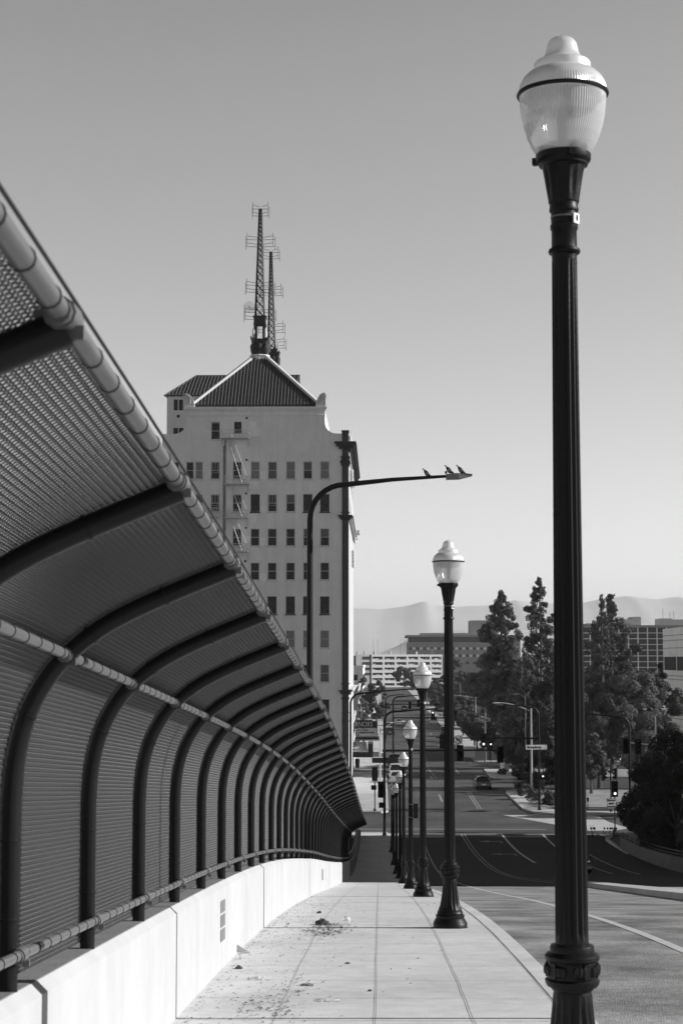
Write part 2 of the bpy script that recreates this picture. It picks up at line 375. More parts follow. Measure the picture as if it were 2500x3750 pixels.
# right hand block: kerb, pavement, lot
pav('sidewalk',[(14.45,201),(14.3,199),(14.4,177.5),(15.2,173.6),(17.2,171.4),(60,171.2),(60,173.6),(18.6,174),(17.4,176),(17.2,201)])
pav('ground',[(17.2,203),(17.2,176),(18.6,174),(60,173.6),(60,236),(36,236),(36,203)],.13,'dry_ground')
pav('sidewalk',[(14.3,240.5),(14.2,226),(14.6,224),(17,223.2),(60,223.2),(60,225),(18.4,225),(18.4,240.5)])
pav('ground',[(18.4,225),(60,225),(60,241),(18.4,241)],.13,'dry_ground')
pav('sidewalk',[(14.1,438),(14.1,259),(14.6,257.6),(60,257.6),(60,260),(18.4,260),(18.4,438)])
pav('ground',[(18.4,260),(90,260),(90,436),(18.4,436)],.12,'city_ground')
pav('sidewalk',[(14.2,456),(60,456),(60,459),(18,459),(18,900),(14.2,900)])
# near right corner beyond the bridge wall
pav('kerb',[(18.8,131),(19.0,131),(19.0,146),(20.2,150.8),(60,150.8),(60,151.4),(20.0,151.4),(18.8,147)],.3,'concrete_walk_far')
pav('sidewalk',[(19.0,141),(40,141),(40,150.8),(20.2,150.8),(19.0,146)],.14,'concrete_grey')
rb=MB(); rb.plate([(18.4,155.8),(20.4,155.8),(22.3,158),(21.3,164),(21.1,170.2),(20.1,171),(12,171.1)],.005,.012); rb.build('gutter_ramp','concrete_walk_far',r2)
# ridges of the far mountains (relief with depth)
def ridge(name,y,prof,depth,seed,zb=0,mm='hill'):
    rr=random.Random(seed); n=180; rows=10; V=[];F=[]
    for j in range(rows+1):
        t=j/rows
        for i in range(n+1):
            X=prof[0][0]+(prof[-1][0]-prof[0][0])*i/n
            h=lerp(X,prof); amp=1-abs(2*t-1)
            hh=h*(1-(1-min(1,t*2))**1.6) if t<=.5 else h*(1-(t-.5)*1.6)
            hh+= (math.sin(i*.9+j*1.7+seed)+math.sin(i*2.3-j*2.9)+math.sin(i*.37*seed+j*.8))*h*.002*(1 if j not in(0,) else 0)
            V.append((X,y+depth*(t-.5),max(hh,-5)+zb if j else -5))
    for j in range(rows):
        for i in range(n):
            a=j*(n+1)+i; F.append((a,a+1,a+n+2,a+n+1))
    b=MB(); b.add(V,F,True); return tag(b.build(name,mm,sharp=False),kind='structure')
def rp(y,pts): return [((px-1386)/6378*y,(2416-py)/6378*y+CZ) for px,py in pts]
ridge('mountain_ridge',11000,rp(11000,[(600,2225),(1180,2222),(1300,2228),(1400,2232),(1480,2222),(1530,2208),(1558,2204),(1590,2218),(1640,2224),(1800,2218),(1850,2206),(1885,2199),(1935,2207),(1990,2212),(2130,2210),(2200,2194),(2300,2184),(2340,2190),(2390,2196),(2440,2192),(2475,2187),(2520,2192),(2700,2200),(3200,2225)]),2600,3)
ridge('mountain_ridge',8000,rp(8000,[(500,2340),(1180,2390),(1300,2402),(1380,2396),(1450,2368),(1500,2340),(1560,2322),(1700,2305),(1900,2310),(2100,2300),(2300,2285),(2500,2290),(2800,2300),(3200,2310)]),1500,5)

# ------------------------------------------------------------ parapet wall, fence
wall=thing('parapet_wall','white concrete parapet wall left of the bridge pavement, under the curved mesh fence','wall',(0,0,0))
wb=solid(-1.98,-1.56,-6,93.6,lambda d:ZS(d)+.84,lambda d:ZS(d)-.5,1.2,chx=.05); wb.build('wall_body','concrete_wall',wall)
cp=strip(-1.975,-1.615,-6,93.6,ZS,1.2,.844); cp.build('wall_top','concrete_cap',wall)
pb=MB()
def patch(d0,d1,h0,h1):
    pb.add([(-1.556,d0,ZS(d0)+h0),(-1.556,d1,ZS(d1)+h0),(-1.556,d1,ZS(d1)+h1),(-1.556,d0,ZS(d0)+h1)],[(0,1,2,3)])
for h in (.27,.41,.55): patch(17.35,17.85,h,h+.12)
patch(48,49,.3,.6)
pb.build('repair_patch','concrete_cap',wall)

PROF=[(-1.65,.83),(-1.65,1.64),(-1.635,1.86),(-1.585,2.06),(-1.50,2.22),(-1.40,2.34),(-1.27,2.445),(-1.12,2.53),(-.92,2.62),(-.70,2.71)]
def catmull(P,n=5):
    out=[]
    for i in range(len(P)-1):
        a=P[max(i-1,0)];b=P[i];c=P[i+1];e=P[min(i+2,len(P)-1)]
        for k in range(n):
            t=k/n; out.append(tuple(.5*((2*b[j])+(-a[j]+c[j])*t+(2*a[j]-5*b[j]+4*c[j]-e[j])*t*t+(-a[j]+3*b[j]-3*c[j]+e[j])*t**3) for j in (0,1)))
    out.append(P[-1]); return out
CP=[PROF[0]]+catmull(PROF[1:],4)
fence=thing('chain_link_fence','tall mesh fence curving in over the bridge pavement, on top of the white wall','fence',(0,0,0))
SP=2.12; D0=3.62-2*SP; NP=44
def rail_d(z_h,x,d0,d1,n): return [(x,d0+(d1-d0)*i/n,ZS(d0+(d1-d0)*i/n)+z_h) for i in range(n+1)]
# posts: one mesh, copied
pm=MB(); pm.tube([(x,0,h) for x,h in CP]+[(-.655,0,2.727)],.042,14)
for i in (4,9,16,24,32):     # ties round the post
    x,h=CP[min(i,len(CP)-1)]; 
for hh in (1.15,1.5): pm.lathe([(.046,0),(.047,.006),(.046,.012)],14,(-1.65,0,hh))
for k in (9,20,28):
    a=Vector((CP[k][0],0,CP[k][1])); b=Vector((CP[k+1][0],0,CP[k+1][1])); t=(b-a).normalized(); pm.tube([a,a+t*.012],.047,14)
post0=pm.build('post','post_bronze',fence)
clamps=[]
for x,h in((-1.60,1.0),(-1.41,2.335),(-.665,2.75)):
    c_=MB(); c_.tube([(x,-.075,h),(x,-.05,h)],.030,10); c_.tube([(x,-.05,h),(x,.05,h)],.036,10); c_.obox(Vector((x-.03,0,h-.015)),.06,.035,.06); c_.obox(Vector((x+.03,.0,h-.035)),.03,.02,.03)
    clamps.append(c_.build('clamp','galvanised',post0))
for k in range(NP):
    d=D0+k*SP
    if k==0: o=post0
    else:
        o=post0.copy(); C.objects.link(o); o.parent=fence
        for q_ in clamps: c=q_.copy(); C.objects.link(c); c.parent=o
    o.location=(0,d,ZS(d))
DE=D0+(NP-1)*SP
for nm,x,h,r in(('bottom_rail',-1.60,1.0,.024),('middle_rail',-1.41,2.335,.024),('top_rail',-.665,2.75,.0245)):
    b=MB(); b.tube(rail_d(h,x,D0,DE,NP*2-2),r,12); ro=b.build(nm,'galvanised',fence)
    tb=MB(); d=D0+.1
    while d<DE:
        z=ZS(d)+h; sl=(ZS(d+.1)-ZS(d))/.1
        n=12
        for q in range(n):
            pass
        tb.tube([(x,d-.004,z+.004*-sl),(x,d+.004,z+.004*sl)],r+.003,12,cap=True)
        if d<30 and nm!='bottom_rail': tb.tube([(x-.02,d+.01,z+r),(x-.05,d+.012,z+r+.03),(x-.045,d+.014,z+r+.055)],.0022,4)
        d+=.265 if d<60 else .53
    tb.build('wire_tie','tie',ro)
# woven mesh of one bay, flattened spirals bent over the profile
def arc_table(P):
    T=[0]
    for a,b in zip(P,P[1:]): T.append(T[-1]+math.hypot(b[0]-a[0],b[1]-a[1]))
    return np.array(T),np.array(P)
MP=[(-1.715,.87),(-1.715,1.64)]+[None]
MP=[]
src=[(-1.65,.87)]+CP[1:]+[(-.645,2.735)]
for i,p in enumerate(src):
    a=src[max(i-1,0)];b=src[min(i+1,len(src)-1)]; tx,tz=b[0]-a[0],b[1]-a[1]; l=math.hypot(tx,tz); MP.append((p[0]-tz/l*.05,p[1]+tx/l*.05))
AT,AP=arc_table(MP)
def bend(s,t,n):
    x=np.interp(t,AT,AP[:,0]); z=np.interp(t,AT,AP[:,1]); e=.01
    dx=np.interp(t+e,AT,AP[:,0])-np.interp(t-e,AT,AP[:,0]); dz=np.interp(t+e,AT,AP[:,1])-np.interp(t-e,AT,AP[:,1]); l=np.hypot(dx,dz)+1e-9
    return np.stack([x-dz/l*n,s,z+dx/l*n],-1)
def weave(name,wpx,ppx,rad,amp,parent):
    L=SP; nc=int(round(L/wpx)); wx=L/nc; nr=int(AT[-1]/ppx); pp=AT[-1]/nr
    j,k=np.meshgrid(np.arange(nc),np.arange(nr),indexing='ij'); j=j.ravel();k=k.ravel()
    par=(j+k)%2; fr=np.where(par==0,1.,-1.)
    sL=j*wx; sR=(j+1)*wx
    s0=np.where(par==0,sL,sR); s1=np.where(par==0,sR,sL); t0=k*pp
    VV=[];QQ=[];off=0; m=len(j)
    st=((0,0,0),(.16,.2,1.),(.84,.8,1.),(1.,1.,0))
    q=np.array([[a,(a+1)%4,(a+1)%4+4,a+4] for a in range(4)])[None]
    for (u0,v0,n0),(u1,v1,n1) in zip(st,st[1:]):
        V=[]
        ds=(s1-s0)*(u1-u0); dt=pp*(v1-v0); ln=np.hypot(ds,dt); ps,pt=-dt/ln*rad,ds/ln*rad
        for u,v,nn in((u0,v0,n0),(u1,v1,n1)):
            s=s0+(s1-s0)*u; t=t0+pp*v
            for a,b in((1,0),(0,1),(-1,0),(0,-1)):
                V.append(bend(s+a*ps,np.clip(t+a*pt,0,AT[-1]),fr*amp*nn+b*rad))
        VV.append(np.stack(V,1).reshape(-1,3)); QQ.append(((np.arange(m)*8)[:,None,None]+off+q).reshape(-1,4)); off+=m*8
    return np_mesh(name,np.concatenate(VV),np.concatenate(QQ),'wire',parent,smooth=True)
pan0=weave('mesh_panel',.0155,.0235,.0027,.0058,fence)
for k in range(NP-1):
    d=D0+k*SP; o=pan0
    if k: o=pan0.copy(); C.objects.link(o); o.parent=fence
    sl=(ZS(d+SP)-ZS(d))/SP; o.location=(0,d,ZS(d)); o.rotation_euler=(math.atan(sl),0,0); 
    o.scale=(1,math.hypot(1,sl),1)
# edge wire above the top rail
b=MB(); b.tube(rail_d(2.79,-.645,D0,DE,NP*2),.005,6); b.build('edge_wire','tie',fence)

# low wall with two pipe rails, left, beyond the end of the fence; and the right hand one
def low_wall(label,x0,x1,d0,d1,hw,face,grp):
    t=thing('low_wall',label,'wall',(0,0,0))
    solid(x0,x1,d0,d1,lambda d:ZS(d)+hw(d),lambda d:ZS(d)-.6,2).build('wall_body','concrete_grey',t)
    xr=(x0+x1)/2
    for h,r in((.16,.035),(.38,.04)):
        b=MB(); n=int((d1-d0)/2); b.tube([(xr,d0+.3+(d1-d0-.6)*i/n,ZS(d0+.3+(d1-d0-.6)*i/n)+hw(d0+.3+(d1-d0-.6)*i/n)+h) for i in range(n+1)],r,8); b.build('rail','dark_metal',t)
    p0=None; d=d0+.3
    while d<=d1:
        if p0 is None: b=MB(); b.tube([(0,0,-.02),(0,0,.38)],.03,8); p0=b.build('rail_post','dark_metal',t); o=p0
        else: o=p0.copy(); C.objects.link(o); o.parent=t
        o.location=(xr,d,ZS(d)+hw(d)); d+=2.4
    return t
low_wall('low grey wall with two pipe rails, just past the end of the curved fence',-1.98,-1.56,94.4,150,lambda d:.84-.35*(min(d,150)-94)/56,1,None)
low_wall('long grey wall with two dark pipe rails, right side of the shaded road',19.05,19.4,36,140,lambda d:.75,1,None)
# ------------------------------------------------------------ acorn street lamps
def flute(n,depth,lo,hi,per=6):
    def f(k,z):
        if z<lo or z>hi: return 1
        e=min(1,(z-lo)/.03,(hi-z)/.03); ph=(k%per)/per
        return 1-depth*e*(0.5-0.5*math.cos(2*math.pi*ph))**.7
    return f
def make_lamp():
    t=thing('street_lamp','','street lamp',(0,0,0))
    b=MB()
    b.lathe([(.232,0),(.232,.07),(.222,.085),(.205,.12),(.188,.145),(.196,.165),(.192,.185),(.17,.20),(.176,.215),(.168,.235),(.155,.25),(.158,.262)],60)
    b.lathe([(.158,.262),(.142,.30),(.128,.36),(.116,.43),(.105,.52),(.096,.61),(.092,.66),(.088,.68)],96,flute=flute(16,.10,.28,.66,6),cap=False)
    b.lathe([(.088,.68),(.098,.69),(.10,.70),(.10,.705)],60,cap=False)
    b.build('base','lamp_black',t)
    b=MB(); b.lathe([(.10,.70),(.118,.705),(.126,.72),(.128,.735),(.116,.745),(.116,.825),(.128,.833),(.128,.85),(.118,.862),(.104,.868),(.104,.885),(.10,.90),(.085,.905)],60)
    for i in range(8):
        a=2*math.pi*i/8
        for q in (-1,0,1):
            aa=a+q*.17; b.lathe([(0,-.03),(.014,-.02),(.017,0),(.014,.02),(0,.03)],8,(.119*math.cos(aa),.119*math.sin(aa),.785),cap=False)
        aa=a+.39; b.obox(Vector((.116*math.cos(aa),.116*math.sin(aa),.785)),.012,.05,.07,aa)
    b.build('collar','lamp_black',t)
    b=MB()
    zs=[.905,.93,.96]+[.96+(4.27-.96)*i/10 for i in range(1,10)]+[4.24,4.27]
    b.lathe([(.078-.017*(z-.9)/3.4,z) for z in zs],112,flute=flute(16,.13,.93,4.26,7),cap=False)
    b.build('shaft','lamp_black',t)
    b=MB()
    b.lathe([(.060,4.27),(.062,4.30),(.074,4.305),(.078,4.315),(.074,4.328),(.062,4.335),(.061,4.42),(.067,4.43),(.067,4.45),(.063,4.455),(.063,4.515),(.070,4.52),(.072,4.53),(.069,4.54),(.069,4.56),(.074,4.565)],48,cap=False)
    b.lathe([(.074,4.565),(.080,4.60),(.088,4.65),(.096,4.70),(.103,4.745),(.104,4.75)],96,flute=flute(12,.10,4.585,4.735,8),cap=False)
    b.lathe([(.104,4.75),(.118,4.755),(.120,4.765),(.124,4.768),(.130,4.775),(.134,4.785),(.134,4.81),(.128,4.815),(.05,4.815)],60)
    for a in (.5,2.6,4.7): b.obox(Vector((.138*math.cos(a),.138*math.sin(a),4.79)),.03,.03,.035,a)
    b.build('capital','lamp_black',t)
    rib=lambda k,z:1+(.006 if k%2 else -.006)
    g=MB(); G=[(.112,4.80),(.118,4.812),(.130,4.82),(.148,4.845),(.170,4.885),(.188,4.93),(.200,4.98),(.205,5.03)]
    G=[(.126,4.815),(.138,4.83),(.156,4.86),(.175,4.905),(.190,4.955),(.200,5.0),(.206,5.05),(.209,5.09),(.211,5.12)]
    g.lathe(G,200,flute=rib,smooth=False,cap=False); g.build('globe','acrylic',t)
    i=MB(); i.lathe([(.115,4.817),(.118,4.85),(.100,4.862),(.05,4.866),(.0,4.868)],40,cap=False); i.lathe([(.024,4.86),(.028,4.93),(.03,5.0),(.022,5.05),(0,5.06)],16,cap=False); i.build('inner_fitter','galvanised',t)
    i=MB(); i.lathe([(.05,5.03),(.15,5.045),(.165,5.06),(.165,5.10),(.19,5.115)],40,cap=False); i.build('reflector','grey_metal',t)
    rg=MB(); rg.lathe([(.207,5.112),(.222,5.115),(.225,5.122),(.222,5.13),(.207,5.132),(.207,5.112)],64,cap=False); rg.build('ring','dark_metal',t)
    c=MB(); c.lathe([(.214,5.13),(.213,5.145),(.206,5.175),(.19,5.205),(.165,5.23),(.145,5.242),(.137,5.245)],200,flute=rib,smooth=False,cap=False)
    c.lathe([(.137,5.245),(.138,5.28),(.134,5.287)],120,flute=lambda k,z:1+(.004 if k%2 else -.004),smooth=False,cap=False)
    c.lathe([(.134,5.287),(.118,5.292),(.095,5.31),(.082,5.335),(.076,5.365),(.070,5.388),(.055,5.408),(.030,5.420),(.008,5.424)],120,flute=lambda k,z:1+(.004 if k%2 else -.004),smooth=True,cap=False)
    co=c.build('globe_top','acrylic_top',t)
    f=MB(); f.lathe([(.006,5.42),(.005,5.432),(0,5.435)],8,cap=False); f.build('finial','dark_metal',t)
    s=MB(); s.lathe([(.0645,4.485),(.0655,4.487),(.0655,4.493),(.0645,4.495)],32,cap=False); s.build('strap','galvanised',t)
    return t
lamp0=make_lamp()
LAMPD=[8.34,23.95,39.7,55.3,71,86.8,102.6,118.2,133.6]
LLAB=['nearest and biggest black fluted street lamp, its base cut off by the photo',
 'second black fluted street lamp, next behind the biggest one, standing whole on the sunlit pavement',
 'third black fluted street lamp, slim post just left of the second, base in the sun',
 'fourth black fluted street lamp, with a small dark box strapped to its post',
 'fifth black fluted street lamp, its base at the edge where the pavement turns dark',
 'sixth black fluted street lamp, globe just left below the fifth one, base in the shade',
 'seventh black fluted street lamp, only a sliver of its globe showing left of the sixth',
 'eighth black fluted street lamp far down the shaded pavement, globe hidden behind nearer lamps',
 'ninth and farthest black fluted street lamp, at the left end of the cluster']
for i,d in enumerate(LAMPD):
    o=lamp0 if i==0 else copy_tree(lamp0)
    x=[.903,.955,.985,.985,.985,1.02,1.0,.97,.95][i]
    o.location=(x,d,ZS(d)-.004); o.rotation_euler=(0,0,[.2,.5,.9,.1,1.3,.4,.7,.2,1][i])
    o.scale=(1,1,.969)
    if i==0:
        o.location.z+=.145; m=MB(); m.lathe([(.26,-.14),(.26,0)],24); m.build('footing','concrete_grey',o)
    o['label']=LLAB[i]; o['group']='street lamps along the bridge pavement'
    if i<5:
        m=MB(); yr=-.0685; 
        rz=-o.rotation_euler.z; ang=-math.pi/2+.9
        p=Matrix.Rotation(rz,4,'Z')@Vector((.069*math.cos(ang),.069*math.sin(ang),4.475)); m.obox(p,.008,.045,.05,ang+rz)
        tg=m.build('number_tag','sign_white',o)
        q=Matrix.Rotation(rz,4,'Z')@Vector((.0745*math.cos(ang),.0745*math.sin(ang),4.475))
        text('number','1' if i==0 else '8',.042,q-Vector((0,0,0)),'sign_black',tg,(R(90),0,ang+rz+R(90)))
# small box strapped to the fourth post
bx=thing('equipment_box','small dark rounded box strapped to the post of the fourth street lamp','box',(.985,55.3,ZS(55.3)))
d4=Vector((.985,55.3,ZS(55.3))); 
m=MB(); zc=at(1505,2970,55.3).z-d4.z
m.obox(Vector((.16,0,zc)),.13,.16,.44); m.obox(Vector((.16,0,zc)),.10,.18,.46); m.obox(Vector((.16,0,zc)),.15,.12,.42); m.build('housing','dark_metal',bx)
for s in(-.20,.20):
    m=MB(); m.lathe([(.078,-.01),(.08,0),(.078,.01)],24,(0,0,zc+s),cap=False); m.build('strap','galvanised',bx)
# sign post hidden behind the first lamp, known by its shadow
sp=thing('sign_post','slim dark pole hidden behind the nearest street lamp, its thin shadow crossing the pavement','pole',(1.53,13.72,ZS(13.72)))
m=MB(); m.tube([(0,0,0),(0,0,4.6)],.032,10); m.lathe([(.08,0),(.08,.02),(.04,.03)],14); m.build('pole','dark_metal',sp)
m=MB(); m.box(-.012,.012,-.02,.02,3.6,4.3); m.build('sign_edge','sign_grey',sp)

# ------------------------------------------------------------ tall lights with a bent arm
def luminaire(mb,p,L=.75):   # head pointing to +x from p
    x,y,z=p
    mb.add([(x,y-.13,z+.05),(x+L*.45,y-.17,z+.075),(x+L,y-.09,z+.06),(x+L,y+.09,z+.06),(x+L*.45,y+.17,z+.075),(x,y+.13,z+.05),
            (x,y-.12,z-.10),(x+L*.5,y-.15,z-.09),(x+L,y-.06,z+.0),(x+L,y+.06,z+.0),(x+L*.5,y+.15,z-.09),(x,y+.12,z-.10)],
           [(0,1,2,3,4,5),(11,10,9,8,7,6),(0,6,7,1),(1,7,8,2),(2,8,9,3),(3,9,10,4),(4,10,11,5),(5,11,6,0)])
def bent_light(label,base,H,arm,side=1,m='dark_metal',r=.085,rise=.22,group=None,name='light_pole',R0=.85):
    t=thing(name,label,'light pole',base,0,group); s=side
    b=MB(); pts=[(0,0,0),(0,0,H*.5),(0,0,H-R0-rise)]
    for k in range(1,9):
        a=math.pi/2*k/8; pts.append((s*(R0-R0*math.cos(a)),0,H-R0-rise+R0*math.sin(a)))
    pts+=[(s*(arm*.6),0,H-rise*.4),(s*arm,0,H)]
    rs=[r*1.25,r*1.1,r]+[r*.95]*8+[r*.7,r*.5]
    b.tube(pts,rs,12); b.build('pole',m,t)
    l=MB(); luminaire(l,(0,0,0)); o=l.build('luminaire','grey_metal' if m!='white_metal' else m,t,(s*arm-(.05*s),0,H)); 
    if s<0: o.rotation_euler=(0,0,math.pi)
    q=MB(); q.lathe([(.03,0),(.035,.06),(.02,.08)],8,(0,0,.07)); q.build('photocell','dark_metal',o)
    f=MB(); f.plate([(-.2,-.2),(.2,-.2),(.2,.2),(-.2,.2)],0,.04); f.lathe([(r*1.7,.04),(r*1.5,.35),(r*1.2,.4)],12); f.build('base',m,t)
    return t
pA=at(1134,2400,50); zA=at(1134,1770,50).z
L1=bent_light('tall dark light pole before the tower, three pigeons on its long bent arm',(pA.x,50,ZS(50)-.5),zA+.20-(ZS(50)-.5),3.97,rise=.24,R0=1.0)
brk=MB(); brk.box(-.14,.14,-.14,.14,-.6,.02); brk.build('bracket','concrete_grey',L1)
pB=at(1283,2600,140); zB=at(1500,2524,140).z
bent_light('dark light pole with bent arm at the far end of the low left wall',(pB.x,140,ZS(140)-.4),zB-ZS(140)+.4,4.75,rise=.35)

# pigeons
def pigeon(label,p,face,lean=0):
    t=thing('pigeon',label,'bird',p,0,'pigeons on the arm of the light pole')
    b=MB(); s=face; n=12
    # body ring stations along the axis tail..head, x forward (s)
    st=[(-.165,.03,.004,.014),(-.115,.055,.024,.018),(-.07,.085,.05,.045),(-.025,.12,.064,.066),(.02,.155,.06,.066),(.055,.195,.042,.045),(.072,.222,.024,.026),(.078,.245,.025,.026),(.09,.262,.026,.024),(.108,.262,.017,.016),(.118,.258,.008,.007)]
    V=[];F=[]
    for i,(x,z,ry,rz) in enumerate(st):
        for k in range(n):
            a=2*math.pi*k/n; V.append((s*(x+ (0.25*rz*math.sin(a) if i>2 and i<7 else 0)*-1),ry*math.cos(a),z+rz*math.sin(a)))
    for i in range(len(st)-1):
        for k in range(n): F.append((i*n+k,i*n+(k+1)%n,(i+1)*n+(k+1)%n,(i+1)*n+k))
    F.append(tuple(range(n-1,-1,-1))); F.append(tuple((len(st)-1)*n+k for k in range(n)))
    b.add(V,F,True); body=b.build('body','feather',t)
    w=MB()
    for sy in(-1,1):
        w.add([(s*.04,sy*.064,.155),(s*.0,sy*.068,.165),(s*-.07,sy*.058,.12),(s*-.15,sy*.02,.055),(s*-.08,sy*.056,.075),(s*.0,sy*.068,.10)],[(0,1,2,3,4,5)])
    w.build('wing','feather_pale',body)
    l=MB()
    for sy in(-.02,.02): l.tube([(0,sy,.0),(s*.006,sy,.08)],.006,6); l.tube([(s*-.015,sy,.004),(s*.035,sy,.004)],.004,5)
    l.build('leg','feather_pale',body)
    k=MB(); k.tube([(s*.112,0,.256),(s*.14,0,.246)],[.006,.001],6); k.build('beak','litter_dark',body)
    return t
def armz(x): # top of arm on pole A
    return 0
for lab,px,py,f in(('pigeon alone on the bent arm, leftmost of the three, facing left',1562,1752,-1),('pigeon at the near end of the lamp head, middle one of the three',1643,1744,-1),('pigeon on the lamp head, rightmost of the three, fluffed and upright',1686,1744,-1)):
    q=at(px,py,50); o=pigeon(lab,(q.x,50,q.z+(.0 if px<1600 else .035)),f); o.scale=(1.05,1.05,1.05)

# ------------------------------------------------------------ traffic signals
def head(mb_parent,loc,facing='back',lit=-1,scale=1.0,rz=0,name='signal_head'):
    b=MB(); b.box(-.28,.28,-.02,.02,-.68,.68); b.box(-.17,.17,-.20 if facing=='front' else -.02,.02 if facing=='front' else .2,-.54,.54)
    s=-1 if facing=='front' else 1
    o=b.build(name,'sign_black',mb_parent,loc); o.scale=(scale,)*3; o.rotation_euler=(0,0,rz)
    for i,z in enumerate((.36,0,-.36)):
        y0=s*.20
        v=MB(); n=12; V=[];F=[]
        for j in range(n+1):
            a=math.pi*(-.15+1.3*j/n); 
            V+=[(.135*math.cos(a),y0,z+.135*math.sin(a)),(.135*math.cos(a),y0+s*.2,z+.135*math.sin(a)-.02)]
        for j in range(n): F.append((2*j,2*j+1,2*j+3,2*j+2))
        v.add(V,F); v.build('visor','sign_black',o)
        l=MB(); l.lathe([(.115,0),(.09,.02),(0,.03)],20,cap=False); lo=l.build('lens','lit_lens' if i==lit else 'glass_dark',o,(0,y0+s*.003,z)); lo.rotation_euler=(R(90) if s<0 else R(-90),0,0)
    return o
def ped(parent,loc):
    b=MB(); b.box(-.24,.24,-.14,.14,-.22,.22); b.box(-.26,.26,-.22,-.14,.19,.24); b.box(-.26,-.22,-.22,-.14,-.2,.22); b.box(.22,.26,-.22,-.14,-.2,.22); return b.build('pedestrian_head','sign_black',parent,loc)
def signal(label,px,base,H,arm_l,side,arm_h=None,arm_len=0,heads=(),peds=(),m='dark_metal',r=.1,button=False):
    t=bent_light(label,base,H,arm_l,side,m=m,r=r,rise=.25,name='traffic_signal_pole'); t['category']='traffic signal'
    if arm_h:
        b=MB(); b.tube([(0,0,arm_h),(side*arm_len*.5,0,arm_h+.03),(side*arm_len,0,arm_h+.06)],[.1,.08,.06],10); b.lathe([(.16,-.12),(.16,.12)],12,(0,0,arm_h)); b.build('mast_arm',m,t)
    for x,z,f,l in heads: head(t,(x,-.12 if f=='front' else .12,z),f,l)
    for x,z in peds: ped(t,(x,0,z))
    return t
B=on(1406,3058); B=Vector((.45,149.6,.14))
zz=lambda px,py,d:at(px,py,d).z
S1=signal('dark signal pole at the near left corner, long arm of signals seen from behind',0,B,zz(1500,2602,149.6),4.6,1,zz(1500,2750,149.6)-.14,9.85,
   [(9.85,zz(0,2763,149.6)-.14,'back',-1),(6.45,zz(0,2757,149.6)-.14,'back',-1),(-.28,zz(0,2891,149.6)-.14,'back',-1)],[(-.22,zz(0,2947,149.6)-.14)])
B2=Vector((15.9,175.2,.15))
S2=signal('dark signal pole by the hedge, its arm reaching left with a lit signal',0,B2,zz(0,2580,175.2)-.15,3.6,-1,zz(0,2703,175.2)-.15,10.2,
   [(-5.5,zz(0,2710,175.2)-.15,'front',2),(-9.6,zz(0,2715,175.2)-.15,'front',-1)],[(.3,zz(0,2845,175.2)-.15)])
m=MB(); m.lathe([(.09,0),(.07,.02),(0,.03)],16,cap=False); o=m.build('lens','lit_lens',S2,(.37,-.15,zz(0,2840,175.2)-.15)); o.rotation_euler=(R(90),0,0)
B3=Vector((21.9,154.2,.14))
S3=signal('dark signal pole at the near right corner, beside the dark trees, thin arm bent left',0,B3,zz(0,2613,154.2)-.14,3.9,-1,None,0,
   [(-.25,zz(0,2731,154.2)-.14,'back',-1),(.75,zz(0,2733,154.2)-.14,'front',-1)],[])
m=MB(); m.tube([(0,0,zz(0,2725,154.2)),(1.9,.4,zz(0,2733,154.2))],.05,8); m.build('side_bracket','grey_metal',S3)
m=MB(); m.box(-.24,.24,-.02,.0,zz(0,2998,154.2)-.14,zz(0,2978,154.2)-.14); m.build('push_button_sign','sign_white',S3,(-.02,-.14,0))
B4=Vector((2.1,262,.1))
S4=signal('second dark signal pole down the left side, its arm passing behind the lamp globes',0,B4,zz(0,2548,262),4.4,1,zz(0,2631,262),9.6,[(4.3,zz(0,2636,262),'back',-1),(8.9,zz(0,2636,262),'back',-1)],[],r=.12)
B5=Vector((15.45,256,.12))
S5=signal('pale signal pole that carries the Fulton sign, its bent arm pointing left',0,B5,zz(0,2537,256),3.6,-1,zz(0,2615,256),8.0,[(-7.6,zz(0,2621,256),'front',0),(-4.4,zz(0,2620,256),'front',-1)],[],m='grey_metal')
B6=Vector((1.2,318,.1))
S6=signal('farthest dark signal pole on the left, its thin arm crossing far up the street',0,B6,zz(0,2545,318),3.4,1,zz(0,2582,318),13,[(4.4,zz(0,2585,318),'back',-1),(6.0,zz(0,2577,318),'back',-1),(11.2,zz(0,2586,318),'back',-1)],[],r=.11)
def short_signal(label,base,H,heads,peds=(),lit=None):
    t=thing('traffic_signal',label,'traffic signal',base)
    m=MB(); m.tube([(0,0,0),(0,0,H)],.055,10); m.lathe([(.14,0),(.14,.1),(.08,.3)],10); m.build('pole','dark_metal',t)
    for x,z,f,l,rz in heads: head(t,(x,-.1 if f=='front' else .1,z),f,l,1,rz)
    for x,z in peds: ped(t,(x,0,z))
    return t
short_signal('short signal post on the left pavement, its black head seen from behind, pedestrian head below',(-.43,173.6,.15),4.1,[(0,zz(0,2834,173.6)-.15,'back',-1,0)],[(-.1,zz(0,2883,173.6)-.15)])
short_signal('signal post with one lit round lamp above the RIGHT LANE MUST TURN RIGHT sign',(20.45,153.4,.14),zz(0,2860,153.4)-.14,[(0,zz(0,2887,153.4)-.14,'front',2,0)])
short_signal('signal post just behind the lit one, with two heads turned away to left and right',(22.75,173.4,.15),zz(0,2815,173.4),[(-.75,zz(0,2832,173.4)-.15,'back',-1,R(-70)),(.62,zz(0,2832,173.4)-.15,'back',-1,R(70))])
short_signal('small signal post at the second corner, right of the white box',(15.3,241,.15),zz(0,2712,241)-.15,[(0,zz(0,2724,241)-.15,'front',1,0)])
short_signal('far signal post in front of the dark trees, two small lit lamps',(17.9,330,.1),zz(0,2600,330),[(-.9,zz(0,2630,330),'front',1,0),(.1,zz(0,2622,330),'front',1,0)])

